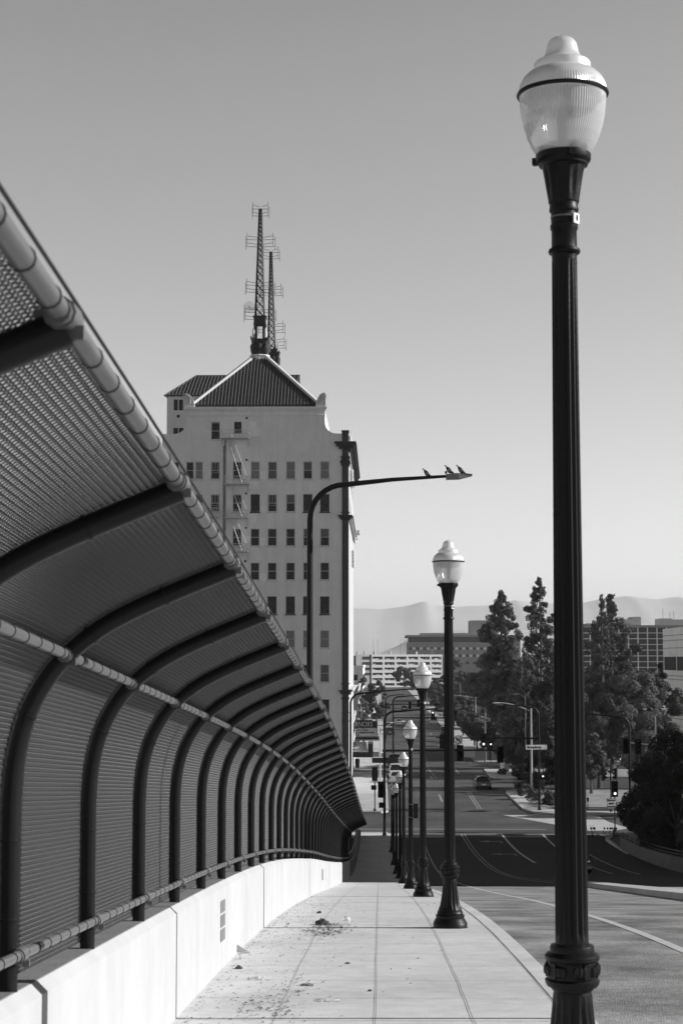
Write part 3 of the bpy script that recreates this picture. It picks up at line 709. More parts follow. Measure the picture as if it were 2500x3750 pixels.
# ------------------------------------------------------------ signs
def plate(mb,w,h,t=.015,rad=.06,z=0):
    P=[]
    for cx,cz,a0 in((w/2-rad,h/2-rad,0),(-w/2+rad,h/2-rad,90),(-w/2+rad,-h/2+rad,180),(w/2-rad,-h/2+rad,270)):
        for k in range(4): a=R(a0+30*k); P.append((cx+rad*math.cos(a),z+cz+rad*math.sin(a)))
    mb.prism(P,-t,t); return mb
c=at(1963,2737,174.95); t=thing('street_sign','long pale Broadway street name sign on the signal pole right of the road','street sign',(c.x,174.9,c.z))
m=MB(); plate(m,2.14,.46); m.build('panel','sign_white',t)
text('lettering','Broadway',.37,(-.2,-.02,.0),'sign_black',t,sx=.98,bold=.008); text('small_lettering','St',.13,(.92,-.02,.12),'sign_black',t,bold=.003); text('small_lettering','1100',.08,(.73,-.02,-.13),'sign_black',t); 
m=MB(); m.add([(.86,-.02,-.15),(.86,-.02,-.11),(.99,-.02,-.11),(.99,-.02,-.15)],[(0,1,2,3)]); m.build('arrow_mark','sign_black',t)
c=at(1765.5,2636.5,255.7); t=thing('street_sign','dark Fulton street name sign with pale rim and small arch on top','street sign',(c.x,255.75,c.z))
S=.0402; 
def fsign(k):
    P=[(-25.5*k,6.2),(-7*k,6.2)]+[(7.2*k*math.cos(R(a)),5.4+7.2*k*math.sin(R(a))) for a in range(170,5,-20)]+[(7*k,6.2),(25.5*k,6.2),(26.5*k,5),(26.5*k,-5.2),(25.5*k,-6.2),(11.5*k,-6.2),(10*k,-9.5),(-9.5*k,-9.5),(-11*k,-6.2),(-25.5*k,-6.2),(-26.5*k,-5.2),(-26.5*k,5)]
    return [(x*S,z*S) for x,z in P]
m=MB(); m.prism(fsign(1),-.01,.02); m.build('rim','sign_white',t)
m=MB(); m.prism([(x*.965,z*.88) for x,z in fsign(1)],-.02,-.012); m.build('panel','sign_grey',t)
text('lettering','Fulton',.40,(-.1,-.03,-.03),'paint_white',t,bold=.008); text('small_lettering','St',.15,(.62,-.03,-.03),'paint_white',t); text('small_lettering','1000',.11,(0,-.03,-.31),'paint_white',t,bold=.004)
m=MB(); m.sphere((0,-.03,.36),.09,.012,.11,10,6); m.build('emblem','paint_white',t)
def uturn(label,px,py,d,sz):
    c=at(px,py,d); t=thing('no_u_turn_sign',label,'road sign',(c.x,d,c.z)); h=sz/2
    m=MB(); plate(m,sz,sz,rad=.05); m.build('panel','sign_white',t)
    m=MB(); n=32; V=[];F=[]
    for i in range(n):
        a=2*math.pi*i/n; V+=[(h*.88*math.cos(a),-.02,h*.88*math.sin(a)),(h*.74*math.cos(a),-.02,h*.74*math.sin(a))]
    for i in range(n): F.append((2*i,2*i+1,(2*i+3)%(2*n),(2*i+2)%(2*n)))
    m.add(V,F); s=h*.5; m.add([(-s-.03,-.021,s-.05),(-s+.05,-.021,s+.03),(s+.03,-.021,-s+.05),(s-.05,-.021,-s-.03)],[(0,1,2,3)]); m.build('prohibition_ring','sign_black',t)
    m=MB(); pts=[(h*.30,-h*.42)]+[(h*.02+h*.28*math.cos(R(a)),h*.12+h*.28*math.sin(R(a))) for a in range(0,181,20)]+[(-h*.26,-h*.1)]
    w=h*.075
    for (a,b),(e,f) in zip(pts,pts[1:]):
        dx,dz=e-a,f-b; l=math.hypot(dx,dz); nx,nz=-dz/l*w,dx/l*w; m.add([(a+nx,-.022,b+nz),(a-nx,-.022,b-nz),(e-nx,-.022,f-nz),(e+nx,-.022,f+nz)],[(0,1,2,3)])
    m.add([(-h*.46,-.022,-h*.08),(-h*.06,-.022,-h*.08),(-h*.26,-.022,-h*.4)],[(0,1,2)]); m.build('turn_arrow','sign_black',t)
    return t
uturn('square no U-turn sign on the signal arm, right of the second street lamp',1676,2709.5,174.9,.92)
uturn('smaller and farther square no U-turn sign over the street, left of the second street lamp',1611,2618,255.6,.74)
c=at(2238.5,2943.5,153.25); t=thing('lane_sign','square pale sign RIGHT LANE MUST TURN RIGHT on the post at the right corner','road sign',(c.x,153.25,c.z))
m=MB(); plate(m,.84,.84); m.build('rim','sign_black',t); m=MB(); plate(m,.79,.79,.004); o=m.build('panel','sign_white',t,(0,-.02,0))
for s_,z in(('RIGHT LANE',.27),('MUST',.0),('TURN RIGHT',-.27)): text('lettering',s_,.155 if s_!='MUST' else .18,(0,-.03,z),'sign_black',t,sx=.78 if s_!='MUST' else 1,bold=.006)
c=at(1409,2786.5,149.3); t=thing('street_sign','plain dark back of a street sign on the near left signal pole','street sign',(c.x,149.75,c.z)); m=MB(); plate(m,2.2,.44); m.build('panel','sign_grey',t)
c=at(1676,2593.5,329.7); t=thing('street_sign','small far pale street sign above the trees right of the street','street sign',(c.x,329.7,c.z)); m=MB(); plate(m,1.0,.36); m.build('panel','grey_metal',t); text('lettering','Van Ness',.2,(0,-.02,0),'sign_black',t)
# plain box sign seen from behind, right pavement
c=at(1754,2753,228); t=thing('banner_board','large white board on a dark post beside the kerb, lower right of the Fulton sign','board',(c.x,252,.15))
m=MB(); zt=at(1754,2734,252).z-.15; zb=at(1754,2774,252).z-.15; m.box(-.8,.8,-.03,.03,zb,zt); m.build('panel','white_paint',t)
m=MB(); m.tube([(-.45,.06,0),(-.45,.06,zt)],.03,6); m.tube([(.45,.06,0),(.45,.06,zt)],.03,6); m.build('frame_post','dark_metal',t)
# double arm lamp far right
c=at(2397,2588,178); t=thing('double_lamp','pole with two round hanging lamps in front of the trees at far right','street lamp',(c.x,178,.15)); H=c.z-.15
m=MB(); m.tube([(0,0,0),(0,0,H*.5),(0,0,H-1.1),(-.12,0,H-.5),(-.45,0,H-.1),(-1.2,0,H+.05)],[.11,.09,.08,.07,.06,.05],10); m.tube([(0,0,H-1.1),(.2,0,H-.3),(.5,0,H),(.95,0,H+.05)],[.07,.06,.05,.04],10); m.build('pole','grey_metal',t)
for x in(-1.0,.85):
    m=MB(); m.lathe([(.04,.1),(.2,.02),(.24,-.08)],16,cap=False); s_=m.build('lamp_shade','dark_metal',t,(x,0,H-.05)); m=MB(); m.sphere((0,0,-.1),.21,.21,.24); m.build('globe','acrylic_top',s_)
# parking meter
c=on(2152,2971,.14); t=thing('parking_meter','small dark parking meter on the dry lot right of the road','parking meter',(c.x,c.y,.13)); m=MB(); m.tube([(0,0,0),(0,0,1.0)],.04,8); m.build('post','dark_metal',t); m=MB(); m.box(-.1,.1,-.07,.07,.95,1.25); m.sphere((0,0,1.25),.1,.07,.12); m.build('meter_head','dark_metal',t)
for o_ in list(C.objects):
    if o_.type=='EMPTY' and o_.name.split('.')[0] in('street_sign','no_u_turn_sign','lane_sign') and 'back' not in o_['label']: o_.rotation_euler.z=R(9)
# pale curved-arm lights along the street
def pale_light(label,px,ptop,d,arms,m='white_metal',base=.1):
    c=at(px,ptop,d); t=thing('light_pole',label,'light pole',(c.x,d,base)); H=c.z-base
    b=MB(); b.tube([(0,0,0),(0,0,H)],[.13,.08],10); b.build('pole',m,t)
    for dx,dz in arms:
        b=MB(); b.tube([(0,0,H-.5)]+[(dx*(1-math.cos(R(90)*k/6)) if 0 else dx*k/6,0,H-.5+(dz+.5)*math.sin(R(90)*k/6)) for k in range(1,7)],.05,8); a=b.build('arm',m,t)
        b=MB(); s=1 if dx>0 else -1; b.sphere((dx+s*.3,0,H+dz-.03),.42,.14,.09,10,6); b.build('luminaire',m,a)
    return t
pale_light('white pole with curved arm to the left, just left of the Broadway signal pole',1943.6,2589,196,[(-3.6,.45)])
pale_light('white pole with arms to both sides left above the Fulton sign',1741,2547,300,[(-5.0,.1),(3.6,.7)])
pale_light('thin pole with a short arm before the pines, left of the Broadway pole',1923,2545,225,[(-.9,.1)],'grey_metal')
pale_light('white pole with arm to the right, close to the nearest lamp post',1985.7,2546,250,[(5.6,.6)])
pale_light('white pole on the left pavement with a curved arm to the right over parked cars',1391,2664,205,[(2.3,.7)])
pale_light('thin pale light pole far down the right side among the trees',1562,2500,500,[(4,.8)],'grey_metal')
pale_light('far pale light pole behind the second street lamp',1684,2500,420,[(-3,.2)],'grey_metal')

# ------------------------------------------------------------ cars
def car(label,loc,rz,paint,kind='sedan',group=None,L=4.7,W=1.84,H=1.45,name='parked_car'):
    t=thing(name,label,'car',loc,rz,group)
    # outline along x (front +x), z
    if kind=='sedan':
        low=[(-L/2,.42),(-L/2+.02,.72),(-L/2+.08,.93),(-L/2+.75,1.0),(-.95,1.0),(.9,.97),(L/2-.35,.84),(L/2-.05,.66),(L/2,.45),(L/2-.05,.25),(-L/2+.05,.25)]
        cab=[(-L/2+.62,.98),(-L/2+1.25,H-.06),(-.2,H),(.45,H-.05),(1.35,.96)]
    else:
        H=1.8; low=[(-L/2,.45),(-L/2,.8),(-L/2+.05,1.1),(.9,1.1),(L/2-.3,1.0),(L/2-.03,.8),(L/2,.5),(L/2-.05,.3),(-L/2+.05,.3)]
        cab=[(-L/2+.06,1.08),(-L/2+.3,H-.05),(-.4,H),(.35,H-.06),(1.05,1.08)]
    b=MB()
    def sect(P,w0,w1):
        cz=sum(p[1] for p in P)/len(P); n=len(P)
        rows=[(-w0,.97),(-w0*.985,1),(0,1),(w0*.985,1),(w0,.97)]
        V=[];F=[]
        zmx=max(p[1] for p in P); zmn=min(p[1] for p in P)
        for y,s in rows:
            for x,z in P:
                k=(z-zmn)/(zmx-zmn); yy=y*(1-(1-w1/w0)*k); V.append((x*(s if abs(y)>w0*.98 else 1),yy,z))
        for i in range(4):
            for j in range(n): F.append((i*n+j,i*n+(j+1)%n,(i+1)*n+(j+1)%n,(i+1)*n+j))
        F.append(tuple(range(n-1,-1,-1))); F.append(tuple(4*n+j for j in range(n))); return V,F
    V,F=sect(low,W/2,W/2*.93); b.add(V,F); body=b.build('body',paint,t)
    bv=body.modifiers.new('b','BEVEL'); bv.width=.06; bv.segments=2; bv.limit_method='ANGLE'; bv.angle_limit=R(25)
    g=MB(); V,F=sect(cab,W/2*.92,W/2*.70); g.add(V,F); cabin=g.build('cabin','car_glass',t)
    r=MB(); pl=cab[1:-1]; n=len(pl); w=W/2*.715
    V=[];F=[]
    for y in(-w,0,w):
        for x,z in pl: V.append((x,y,z+(.012 if y else .03)))
    for i in range(2):
        for j in range(n-1): F.append((i*n+j,i*n+j+1,(i+1)*n+j+1,(i+1)*n+j))
    r.add(V,F,True); ro=r.build('roof',paint,t); so_=ro.modifiers.new('s','SOLIDIFY'); so_.thickness=.05; so_.offset=1
    for sy in(-1,1):
        for (xa,za),(xb,zb) in ((cab[0],cab[1]),(cab[-1],cab[-2]),((.05,cab[0][1]),(.02,H-.01))): p=MB(); p.tube([(xa,sy*W/2*.90,za),(xb,sy*W/2*.71,zb+.01)],.033,6); p.build('pillar',paint,t)
        m_=MB(); m_.sphere((.95,sy*(W/2+.1),1.02),.09,.12,.08,10,6); m_.build('mirror',paint,t)
    for x in(-L/2+.9,L/2-.85):
        for sy in(-1,1):
            wv=MB(); wv.lathe([(.2,-.11),(.31,-.11),(.33,-.08),(.33,.08),(.31,.11),(.2,.11)],20,cap=False); wo=wv.build('wheel','rubber',t,(x,sy*(W/2-.11),.33)); wo.rotation_euler=(R(90),0,0)
            rv=MB(); rv.lathe([(.2,-.1),(.2,.1)],16); 
            for k in range(5): a=2*math.pi*k/5; rv.obox(Vector((.1*math.cos(a),.1*math.sin(a),-sy*-.0)),.2,.05,.215,a)
            rv.build('rim','galvanised',wo)
    for sy in(-1,1):
        e=MB(); e.box(-L/2-.012,-L/2+.12,sy*W/2*.86-.13,sy*W/2*.86+.13 if 0 else sy*W/2*.86+.02+.08,.72,.86); e.build('tail_light','grey_metal',t)
        e=MB(); e.box(L/2-.2,L/2-.02,sy*W/2*.78-.15,sy*W/2*.78+.12,.6,.74); e.build('headlight','grey_metal',t)
    e=MB(); e.box(-L/2-.02,-L/2+.06,-.26,.26,.55,.70); e.build('licence_plate','sign_white',t)
    e=MB(); e.box(-L/2-.03,-L/2+.1,-W/2*.9,W/2*.9,.3,.5); e.box(L/2-.1,L/2+.03,-W/2*.9,W/2*.9,.28,.46); e.build('bumper',paint,t)
    return t
c=on(1769,2894,0); car('black sedan driving away from us alone in the middle of the sunlit street',(c.x,c.y+2.3,0),R(91),'car_black',name='car',H=1.42)
c=at(2087,3178,112); car('dark car coming up the road, almost hidden behind the nearest lamp post',(12.25,112,ZR(112)),R(-90),'car_black',H=1.5,name='car')
t_=bpy.context.scene.objects
car('silver sedan parked nearest at the left kerb behind the lamp posts',(2.15,215,0),R(90),'car_silver',group='cars parked along the left kerb')
car('pale car parked second at the left kerb, its roof just above the nearest silver one',(2.15,224.5,0),R(90),'car_silver',kind='suv',group='cars parked along the left kerb')
car('dark car parked farther up the left kerb beside the awning',(2.2,247,0),R(90),'car_dark',kind='suv',group='cars parked along the left kerb')
car('black car parked third at the left kerb between pale and dark cars',(2.2,236,0),R(90),'car_dark',group='cars parked along the left kerb')
car('dark off-road car parked side-on behind the fence at far right',(35.8,245,.1),0,'car_dark',kind='suv')
car('dark small car with pale roof parked left of the off-road car at far right',(30.3,252,.1),R(80),'car_dark')
for i,(x,y,p,k) in enumerate(((12.8,318,'car_silver','sedan'),(12.9,345,'car_dark','suv'),(4.6,402,'car_silver','sedan'),(12.7,410,'car_silver','suv'),(7.5,520,'car_dark','sedan'),(2.2,352,'car_dark','sedan'),(2.2,372,'car_silver','suv'))):
    car(['small far pale sedan on the right side of the street','small far dark car behind the pale sedan','tiny pale car in the left lane far up the street','tiny pale tall car far up on the right','tiniest dark car in the middle, farthest up the street','tiny dark car at the left kerb past the marquee','tiny pale tall car at the left kerb past the marquee'][i],(x,y,0),R(90 if x<9 else -90),p,k,name='car')

# ------------------------------------------------------------ litter on the pavement
def litter(name,label,cat,px,py,h=0):
    a=at(px,py,1.0); dx=a.x; s=(a.z-CZ); d=8.0
    while CZ+s*d>ZS(d): d+=.02
    return thing(name,label,cat,(dx*d,d,ZS(d)+.002))
t=litter('plastic_ball','clear plastic ball lying on the pavement by the thin shadow line','ball',1269,3388)
m=MB(); m.sphere((0,0,.062),.058,.058,.062,20,12); m.build('shell','clear_plastic',t); m=MB(); m.lathe([(.056,0),(.062,.002),(.062,.006),(.056,.008)],24,(0,0,.058),cap=False); m.build('seam','paper',t)
def crumple(w,dp,h,seed,nx=9,ny=6):
    r_=random.Random(seed); V=[];F=[]
    for j in range(ny+1):
        for i in range(nx+1):
            u=i/nx-.5; v=j/ny-.5; e=max(0,1-4*u*u)*max(0,1-4*v*v)
            V.append((u*w+r_.uniform(-1,1)*w*.03,v*dp+r_.uniform(-1,1)*dp*.05,h*(.15+.85*e*r_.uniform(.3,1)) if 0<i<nx and 0<j<ny else h*r_.uniform(0,.35)))
    for j in range(ny):
        for i in range(nx): a=j*(nx+1)+i; F.append((a,a+1,a+nx+2,a+nx+1))
    return V,F
for nm,lab,cat,px,py,w_,dp,h,mt,sd in(('paper_sheet','flat white crumpled paper nearer the wall on the pavement','paper',953,3588,.20,.16,.035,'paper',1),
   ('paper_scrap','long crumpled white paper near the middle joint at the bottom of the photo','paper',1198,3668,.21,.10,.028,'paper',2),
   ('dark_rag','black crumpled rag at the end of the thin shadow on the pavement','rag',1178,3388,.19,.28,.10,'litter_dark',3),
   ('dark_scrap','small square black scrap behind the rag','scrap',1168,3346,.075,.12,.05,'litter_dark',4),
   ('paper_scrap','small pale paper below the leaf pile','paper',1110,3441,.13,.12,.02,'paper',5),
   ('bark_piece','dark curled leaf on the pavement, left of the papers near the wall','leaf',874,3549,.07,.12,.035,'litter_dark',6),
   ('dead_leaf','flat brown leaf right of the flat white paper','leaf',1124,3611,.11,.12,.022,'litter_brown',7),
   ('dead_leaf','small dark leaf by the middle joint near the bottom','leaf',1354,3632,.035,.05,.018,'litter_dark',8),
   ('dead_leaf','small dark leaf left of the middle joint','leaf',1272,3531,.05,.06,.02,'litter_dark',9)):
    t=litter(nm,lab,cat,px,py); m=MB(); V,F=crumple(w_,dp,h,sd); m.add(V,F); o=m.build('sheet',mt,t); s_=o.modifiers.new('s','SOLIDIFY'); s_.thickness=.002
t=litter('broken_bracket','broken pale triangular piece leaning on the foot of the white wall','debris',886,3493); m=MB()
m.tube([(-.12,0,.0),(-.12,0,.13),(.09,0,.01)],.006,5); m.tube([(-.12,.02,.02),(.08,.02,.005)],.008,5); m.add([(-.11,0,.01),(-.11,0,.12),(.06,0,.02)],[(0,1,2)]); m.build('piece','trim_stone',t)
# leaf crumbs: uncountable
lb=MB(); r_=random.Random(4)
def crumb(x,d,s):
    z=ZS(d)+.005; a=r_.uniform(0,6.28); k=r_.uniform(.4,1); h=s*r_.uniform(.1,.6)
    c_,s_=math.cos(a)*s,math.sin(a)*s
    lb.add([(x-c_,d-s_,z+h*.3),(x+s_*k,d-c_*k,z),(x+c_,d+s_,z+h),(x-s_*k,d+c_*k,z+.002)],[(0,1,2,3)])
for i in range(1000): 
    d=r_.uniform(12.5,36); x=-1.5+abs(r_.gauss(0,.55)); 
    if x<1.4: crumb(x,d,r_.uniform(.003,.017))
for cx,cd,sx,sd,n,s in((-.72,23.0,.17,.6,300,.02),(-.95,14.45,.12,.35,140,.014),(-.8,15.3,.15,.3,90,.012),(-.75,14.0,.08,.2,60,.013),(-.75,16.2,.12,.5,60,.012),(-.70,24.4,.12,.4,120,.02)):
    for i in range(n): crumb(cx+r_.gauss(0,sx),cd+r_.gauss(0,sd),r_.uniform(.3,1.5)*s)
for i in range(60): crumb(r_.uniform(-1.4,1.3),r_.uniform(13,34),r_.uniform(.012,.028))
for i in range(300): crumb(-1.52+abs(r_.gauss(0,.05)),r_.uniform(12,40),r_.uniform(.006,.016))
tag(lb.build('leaf_litter','litter_brown'),kind='stuff')
# ------------------------------------------------------------ the tower
BY=195.0
def fx(px,d=BY): return at(px,2000,d).x
def fz(py,d=BY): return at(930,py,d).z
tw=thing('office_tower','tall pale stucco office tower with tiled pyramid roof, lattice masts and a fire escape','building',(0,0,0))
XL,XR=fx(590.6),fx(1252)
XRR=fx(1276)
cols=[(625,653),(679,708),(713,741),(770.5,802.5),(851,884),(917,950),(980,1013),(1047,1080),(1110,1142.6),(1172,1205.5)]
rows=[1690,1810,1935.5,2060,2184.5,2309,2434.5,2562,2690,2815]; WH=64
ROFF=.28
fb=MB()
ztop=fz(1588)
# wall in bands between the window rows (0.28 m deep front layer)
bands=[]; zprev=ztop
# band 0 holds the door and upper window, up to the cornice
zc0,zc1=fz(1523),fz(1609)
def row_boxes(z0,z1,open_cols,x0,x1):
    xs=[x0]
    for a,b in open_cols: xs+=[fx(a),fx(b)]
    xs.append(x1)
    for i in range(0,len(xs),2):
        if xs[i+1]-xs[i]>.01: fb.box(xs[i],xs[i+1],BY,BY+ROFF,z0,z1)
# upper block
xa,xb=fx(678),fx(1189)
row_boxes(fz(1544),fz(1523),[(855,882)] if 0 else [],xa,xb)
fb.box(xa,xb,BY,BY+ROFF,fz(1523),fz(1500))
row_boxes(fz(1588),fz(1544),[(770.5,802.5),(855,882)],xa,xb)
row_boxes(fz(1609),fz(1588),[(770.5,802.5)],XL,XR)
# concave shoulders
def shoulder(cx,px0,sgn):
    P=[]; r=fx(678)-fx(636)
    x0=fx(px0); z0=fz(1588); 
    for k in range(9):
        a=R(90*k/8); P.append((x0-sgn*r*(1-math.sin(a)) if 0 else x0-sgn*(r-r*math.sin(a)),z0+ (r*1.0)*(1-math.cos(a))))
    P=[(x0,z0)]+[(x0-sgn*r+sgn*r*math.sin(R(90*k/8)),z0+r-r*math.cos(R(90*k/8))) for k in range(9)]
    fb.prism(P,BY,BY+ROFF)
shoulder(0,678,1); shoulder(0,1189,-1)
zcur=fz(1609)
for r_i,ry in enumerate(rows):
    zt=fz(ry); zb=fz(ry+WH)
    fb.box(XL,XR,BY,BY+ROFF,zt,zcur)
    row_boxes(zb,zt,cols,XL,XR); zcur=zb
fb.box(XL,XR,BY,BY+ROFF,0,zcur)
fb.build('front_wall','stucco',tw)
bb=MB(); bb.box(XL,XR,BY+ROFF+.12,234,0,ztop-.4); bb.box(xa,xb,BY+ROFF+.12,211,ztop-.5,fz(1500)-.1); bb.box(XL,XL+.3,BY+.28,234,0,ztop); bb.box(XL,XR,233.7,234,0,ztop); bb.build('rear_wall','stucco',tw)
# window parts
def make_window(wd,ht,kind):
    f=MB(); fr=.07
    f.box(-wd/2,-wd/2+fr,.06,.16,0,ht); f.box(wd/2-fr,wd/2,.06,.16,0,ht); f.box(-wd/2+fr,wd/2-fr,.06,.16,ht-fr,ht); f.box(-wd/2+fr,wd/2-fr,.06,.16,0,fr)
    f.box(-wd/2+fr,wd/2-fr,.09,.15,ht*.49,ht*.49+.06)
    if kind=='barred': 
        f.box(-.022,.022,.10,.14,ht*.52,ht-fr); f.box(-wd*.3,-wd*.3+.03,.10,.14,ht*.36,ht-fr); f.box(wd*.3-.03,wd*.3,.10,.14,ht*.36,ht-fr); f.box(-wd*.3,wd*.3,.10,.14,ht*.36,ht*.36+.03)
    f.box(-wd/2-.1,wd/2+.1,-.09,.0,-.16,-.02)
    return f
WD=(cols[5][1]-cols[5][0])/6378*BY*1.002; HT=WH/6378*BY
protos={}
def window(ci,rz_,kind,wd=None,ht=None):
    key=(kind,round((wd or WD),2),round((ht or HT),2))
    a,b=cols[ci] if isinstance(ci,int) else ci
    loc=((fx(a)+fx(b))/2,BY,rz_)
    wd_=fx(b)-fx(a); 
    key=(kind,round(wd_,1),round((ht or HT),1))
    if key not in protos:
        o=make_window(wd_,ht or HT,kind).build('window','trim_stone' if kind!='plain' else 'trim_dark',tw)
        g=MB(); h_=ht or HT
        if kind=='blind': g.box(-wd_/2,wd_/2,.16,.2,0,h_)
        elif kind=='half': g.box(-wd_/2,wd_/2,.16,.2,0,h_*.5)
        else: g.box(-wd_/2,wd_/2,.16,.2,0,h_)
        p=g.build('pane',{'blind':'blind','blind2':'blind_light'}.get(kind,'glass_dark'),o)
        if kind=='half': g=MB(); g.box(-wd_/2,wd_/2,.16,.2,h_*.5,h_); g.build('blind','blind',o)
        protos[key]=o
    else:
        o=protos[key].copy(); C.objects.link(o); o.parent=tw
        for ch in protos[key].children: c=ch.copy(); C.objects.link(c); c.parent=o
    o.location=loc; return o
kr=random.Random(12)
rowk=[['dark','dark','blind2','barred','dark','blind2','blind','blind2','half','blind2'],['dark','dark','blind','barred','dark','plain','barred','half','plain','plain'],
 ['dark','dark','dark','dark','dark','dark','dark','dark','half','half'],['dark']*10,['plain']*10,['blind','dark','blind','dark','blind2','dark','blind2','blind2','blind2','blind2'],['dark','half','dark','blind','dark','blind','dark','half','dark','blind'],['plain']*10,['dark','blind']*5,['dark']*10]
for i,ry in enumerate(rows[:9]):
    for j in range(10):
        if i>=8 and j<5: continue
        window(j,fz(ry+WH),rowk[i][j])
window((770.5,802.5),fz(1609),'dark',ht=65/6378*BY)
# door on the top platform
dd=MB(); dd.box(fx(855),fx(882),BY+.1,BY+.16,fz(1600),fz(1538)-.0); door=dd.build('door','trim_dark',tw)
q=MB(); q.box(fx(861.5),fx(875.5),BY+.08,BY+.1,fz(1572),fz(1548)); q.build('door_pane','glass_dark',door)
fb2=MB(); fb2.box(fx(855),fx(882),BY+.17,BY+.3,fz(1609),fz(1538)); fb2.build('door_recess','trim_dark',door)
# paint patches, vents
pp=MB()
for a,b,c_,d_ in((911,936,1543,1567),(904,951,1567,1597),(951,976,1727,1755),(911,947,1761,1790),(953,973,1851,1876),(911,939,1883,1915),(885,915,1962,1983),(951,974,1970,1998),(950,974,2100,2130)):
    pp=MB(); pp.box(fx(a),fx(b),BY-.006,BY,fz(d_),fz(c_)); pp.build('paint_patch','stucco_patch',tw)
for px,py in((901,1530.5),(901,1684),(900,1807),(900,1933),(898,2055)):
    v=MB(); v.lathe([(.13,0),(.1,.1),(0,.1)],12,cap=False); o=v.build('vent','trim_dark',tw,(fx(px),BY,fz(py))); o.rotation_euler=(R(90),0,0)
# cornice of the gable
cb=MB(); x0,x1=fx(670),fx(1196.7)
cb.box(x0,x1,BY-.45,BY+.3,fz(1499),fz(1491)); cb.box(x0+.12,x1-.12,BY-.33,BY+.3,fz(1503),fz(1499)); cb.box(x0+.2,x1-.2,BY-.16,BY+.3,fz(1507),fz(1503)); cb.box(x0+.28,x1-.22,BY-.08,BY,fz(1520),fz(1507)); cb.box(x0+.26,x1-.2,BY-.14,BY,fz(1523),fz(1520))
cb.build('gable_cornice','stucco',tw)
# main roof: four slopes of barrel tiles
def roof(name,cx,cy,hx,hy,ze,za,tx,ty,pitch,slopes,front_bottom=True):
    t=MB(); t.add([(cx-hx,cy-hy,ze),(cx+hx,cy-hy,ze),(cx+hx,cy+hy,ze),(cx-hx,cy+hy,ze),(cx-tx,cy-ty,za),(cx+tx,cy-ty,za),(cx+tx,cy+ty,za),(cx-tx,cy+ty,za)],
      [(0,1,5,4),(1,2,6,5),(2,3,7,6),(3,0,4,7),(4,5,6,7),(3,2,1,0)])
    def rows_on(n,half,top_half,p0,p1,axis):
        for i in range(n):
            u=-half+(i+.5)*2*half/n
            # length of this row up the slope
            if abs(u)<=top_half: f=1
            else: f=1-(abs(u)-top_half)/(half-top_half)
            if f<.04: continue
            pts=[];rs=[]; m_=max(2,int(18*f))
            for k in range(m_*2+1):
                g=f*k/(m_*2)
                b0=Vector(p0); b1=Vector(p1); c=b0.lerp(b1,g)
                c=c+(Vector((u,0,0)) if axis=='x' else Vector((0,u,0))); pts.append(c); rs.append(.15 if k%2 else .10)
            t.tube(pts,rs,6,cap=True,smooth=False)
    if 'f' in slopes: rows_on(int(2*hx/pitch),hx,tx,(cx,cy-hy,ze+.02),(cx,cy-ty,za+.02),'x')
    if 'r' in slopes: rows_on(int(2*hy/pitch),hy,ty,(cx+hx,cy,ze+.02),(cx+tx,cy,za+.02),'y')
    if 'l' in slopes: rows_on(int(2*hy/pitch),hy,ty,(cx-hx,cy,ze+.02),(cx-tx,cy,za+.02),'y')
    return t
CXR=(xa+xb)/2; ze=fz(1482); za=at(943,1319,202.9).z
rf=roof('roof',CXR,202.6,(fx(1168)-fx(703))/2,7.3,ze,za,.75,.75,.372,'frl').build('roof','tile_roof',tw,sharp=False)
hx=(fx(1168)-fx(703))/2
rb_=MB(); rb_.box(CXR-hx-.1,CXR+hx+.1,195.2,209.9,fz(1491),ze-.02); rb_.build('eave','trim_dark',rf)
for sx in(-1,1):
    h=MB()
    for sy in(-1,1):
        a=Vector((CXR+sx*hx,202.6+sy*7.3,ze+.05)); b=Vector((CXR+sx*.75,202.6+sy*.75,za+.1)); dr=(b-a).normalized()
        sd=dr.cross(Vector((0,0,1))).normalized()*.20; up=Vector((0,0,.34))
        h.add([a-sd,a+sd,a+sd+up,a-sd+up,b-sd,b+sd,b+sd+up,b-sd+up],[(0,3,2,1),(4,5,6,7),(0,1,5,4),(1,2,6,5),(2,3,7,6),(3,0,4,7)])
    h.build('hip_ridge','hip_cap',rf)
# scroll ornaments at the gable ends
for px,s in((690,1),(1176,-1)):
    o=MB(); P=[(0,0),(1.15,0),(1.1,.45),(.95,.9),(.65,1.4),(.3,1.62),(.0,1.55)]; x0=fx(672 if s>0 else 1192)
    o.prism([(x0+s*p[0],fz(1491)+p[1]) for p in (P if s>0 else P[::-1])],BY-.3,BY+.2)
    for k in range(4): o.tube([(x0+s*(.2+.2*math.cos(R(a))*(1+k*.5)),BY-.33,fz(1491)+.75+.22*math.sin(R(a))*(1+k*.7)) for a in range(-40,160,20)],.035,5)
    o.build('scroll_ornament','trim_stone',tw)
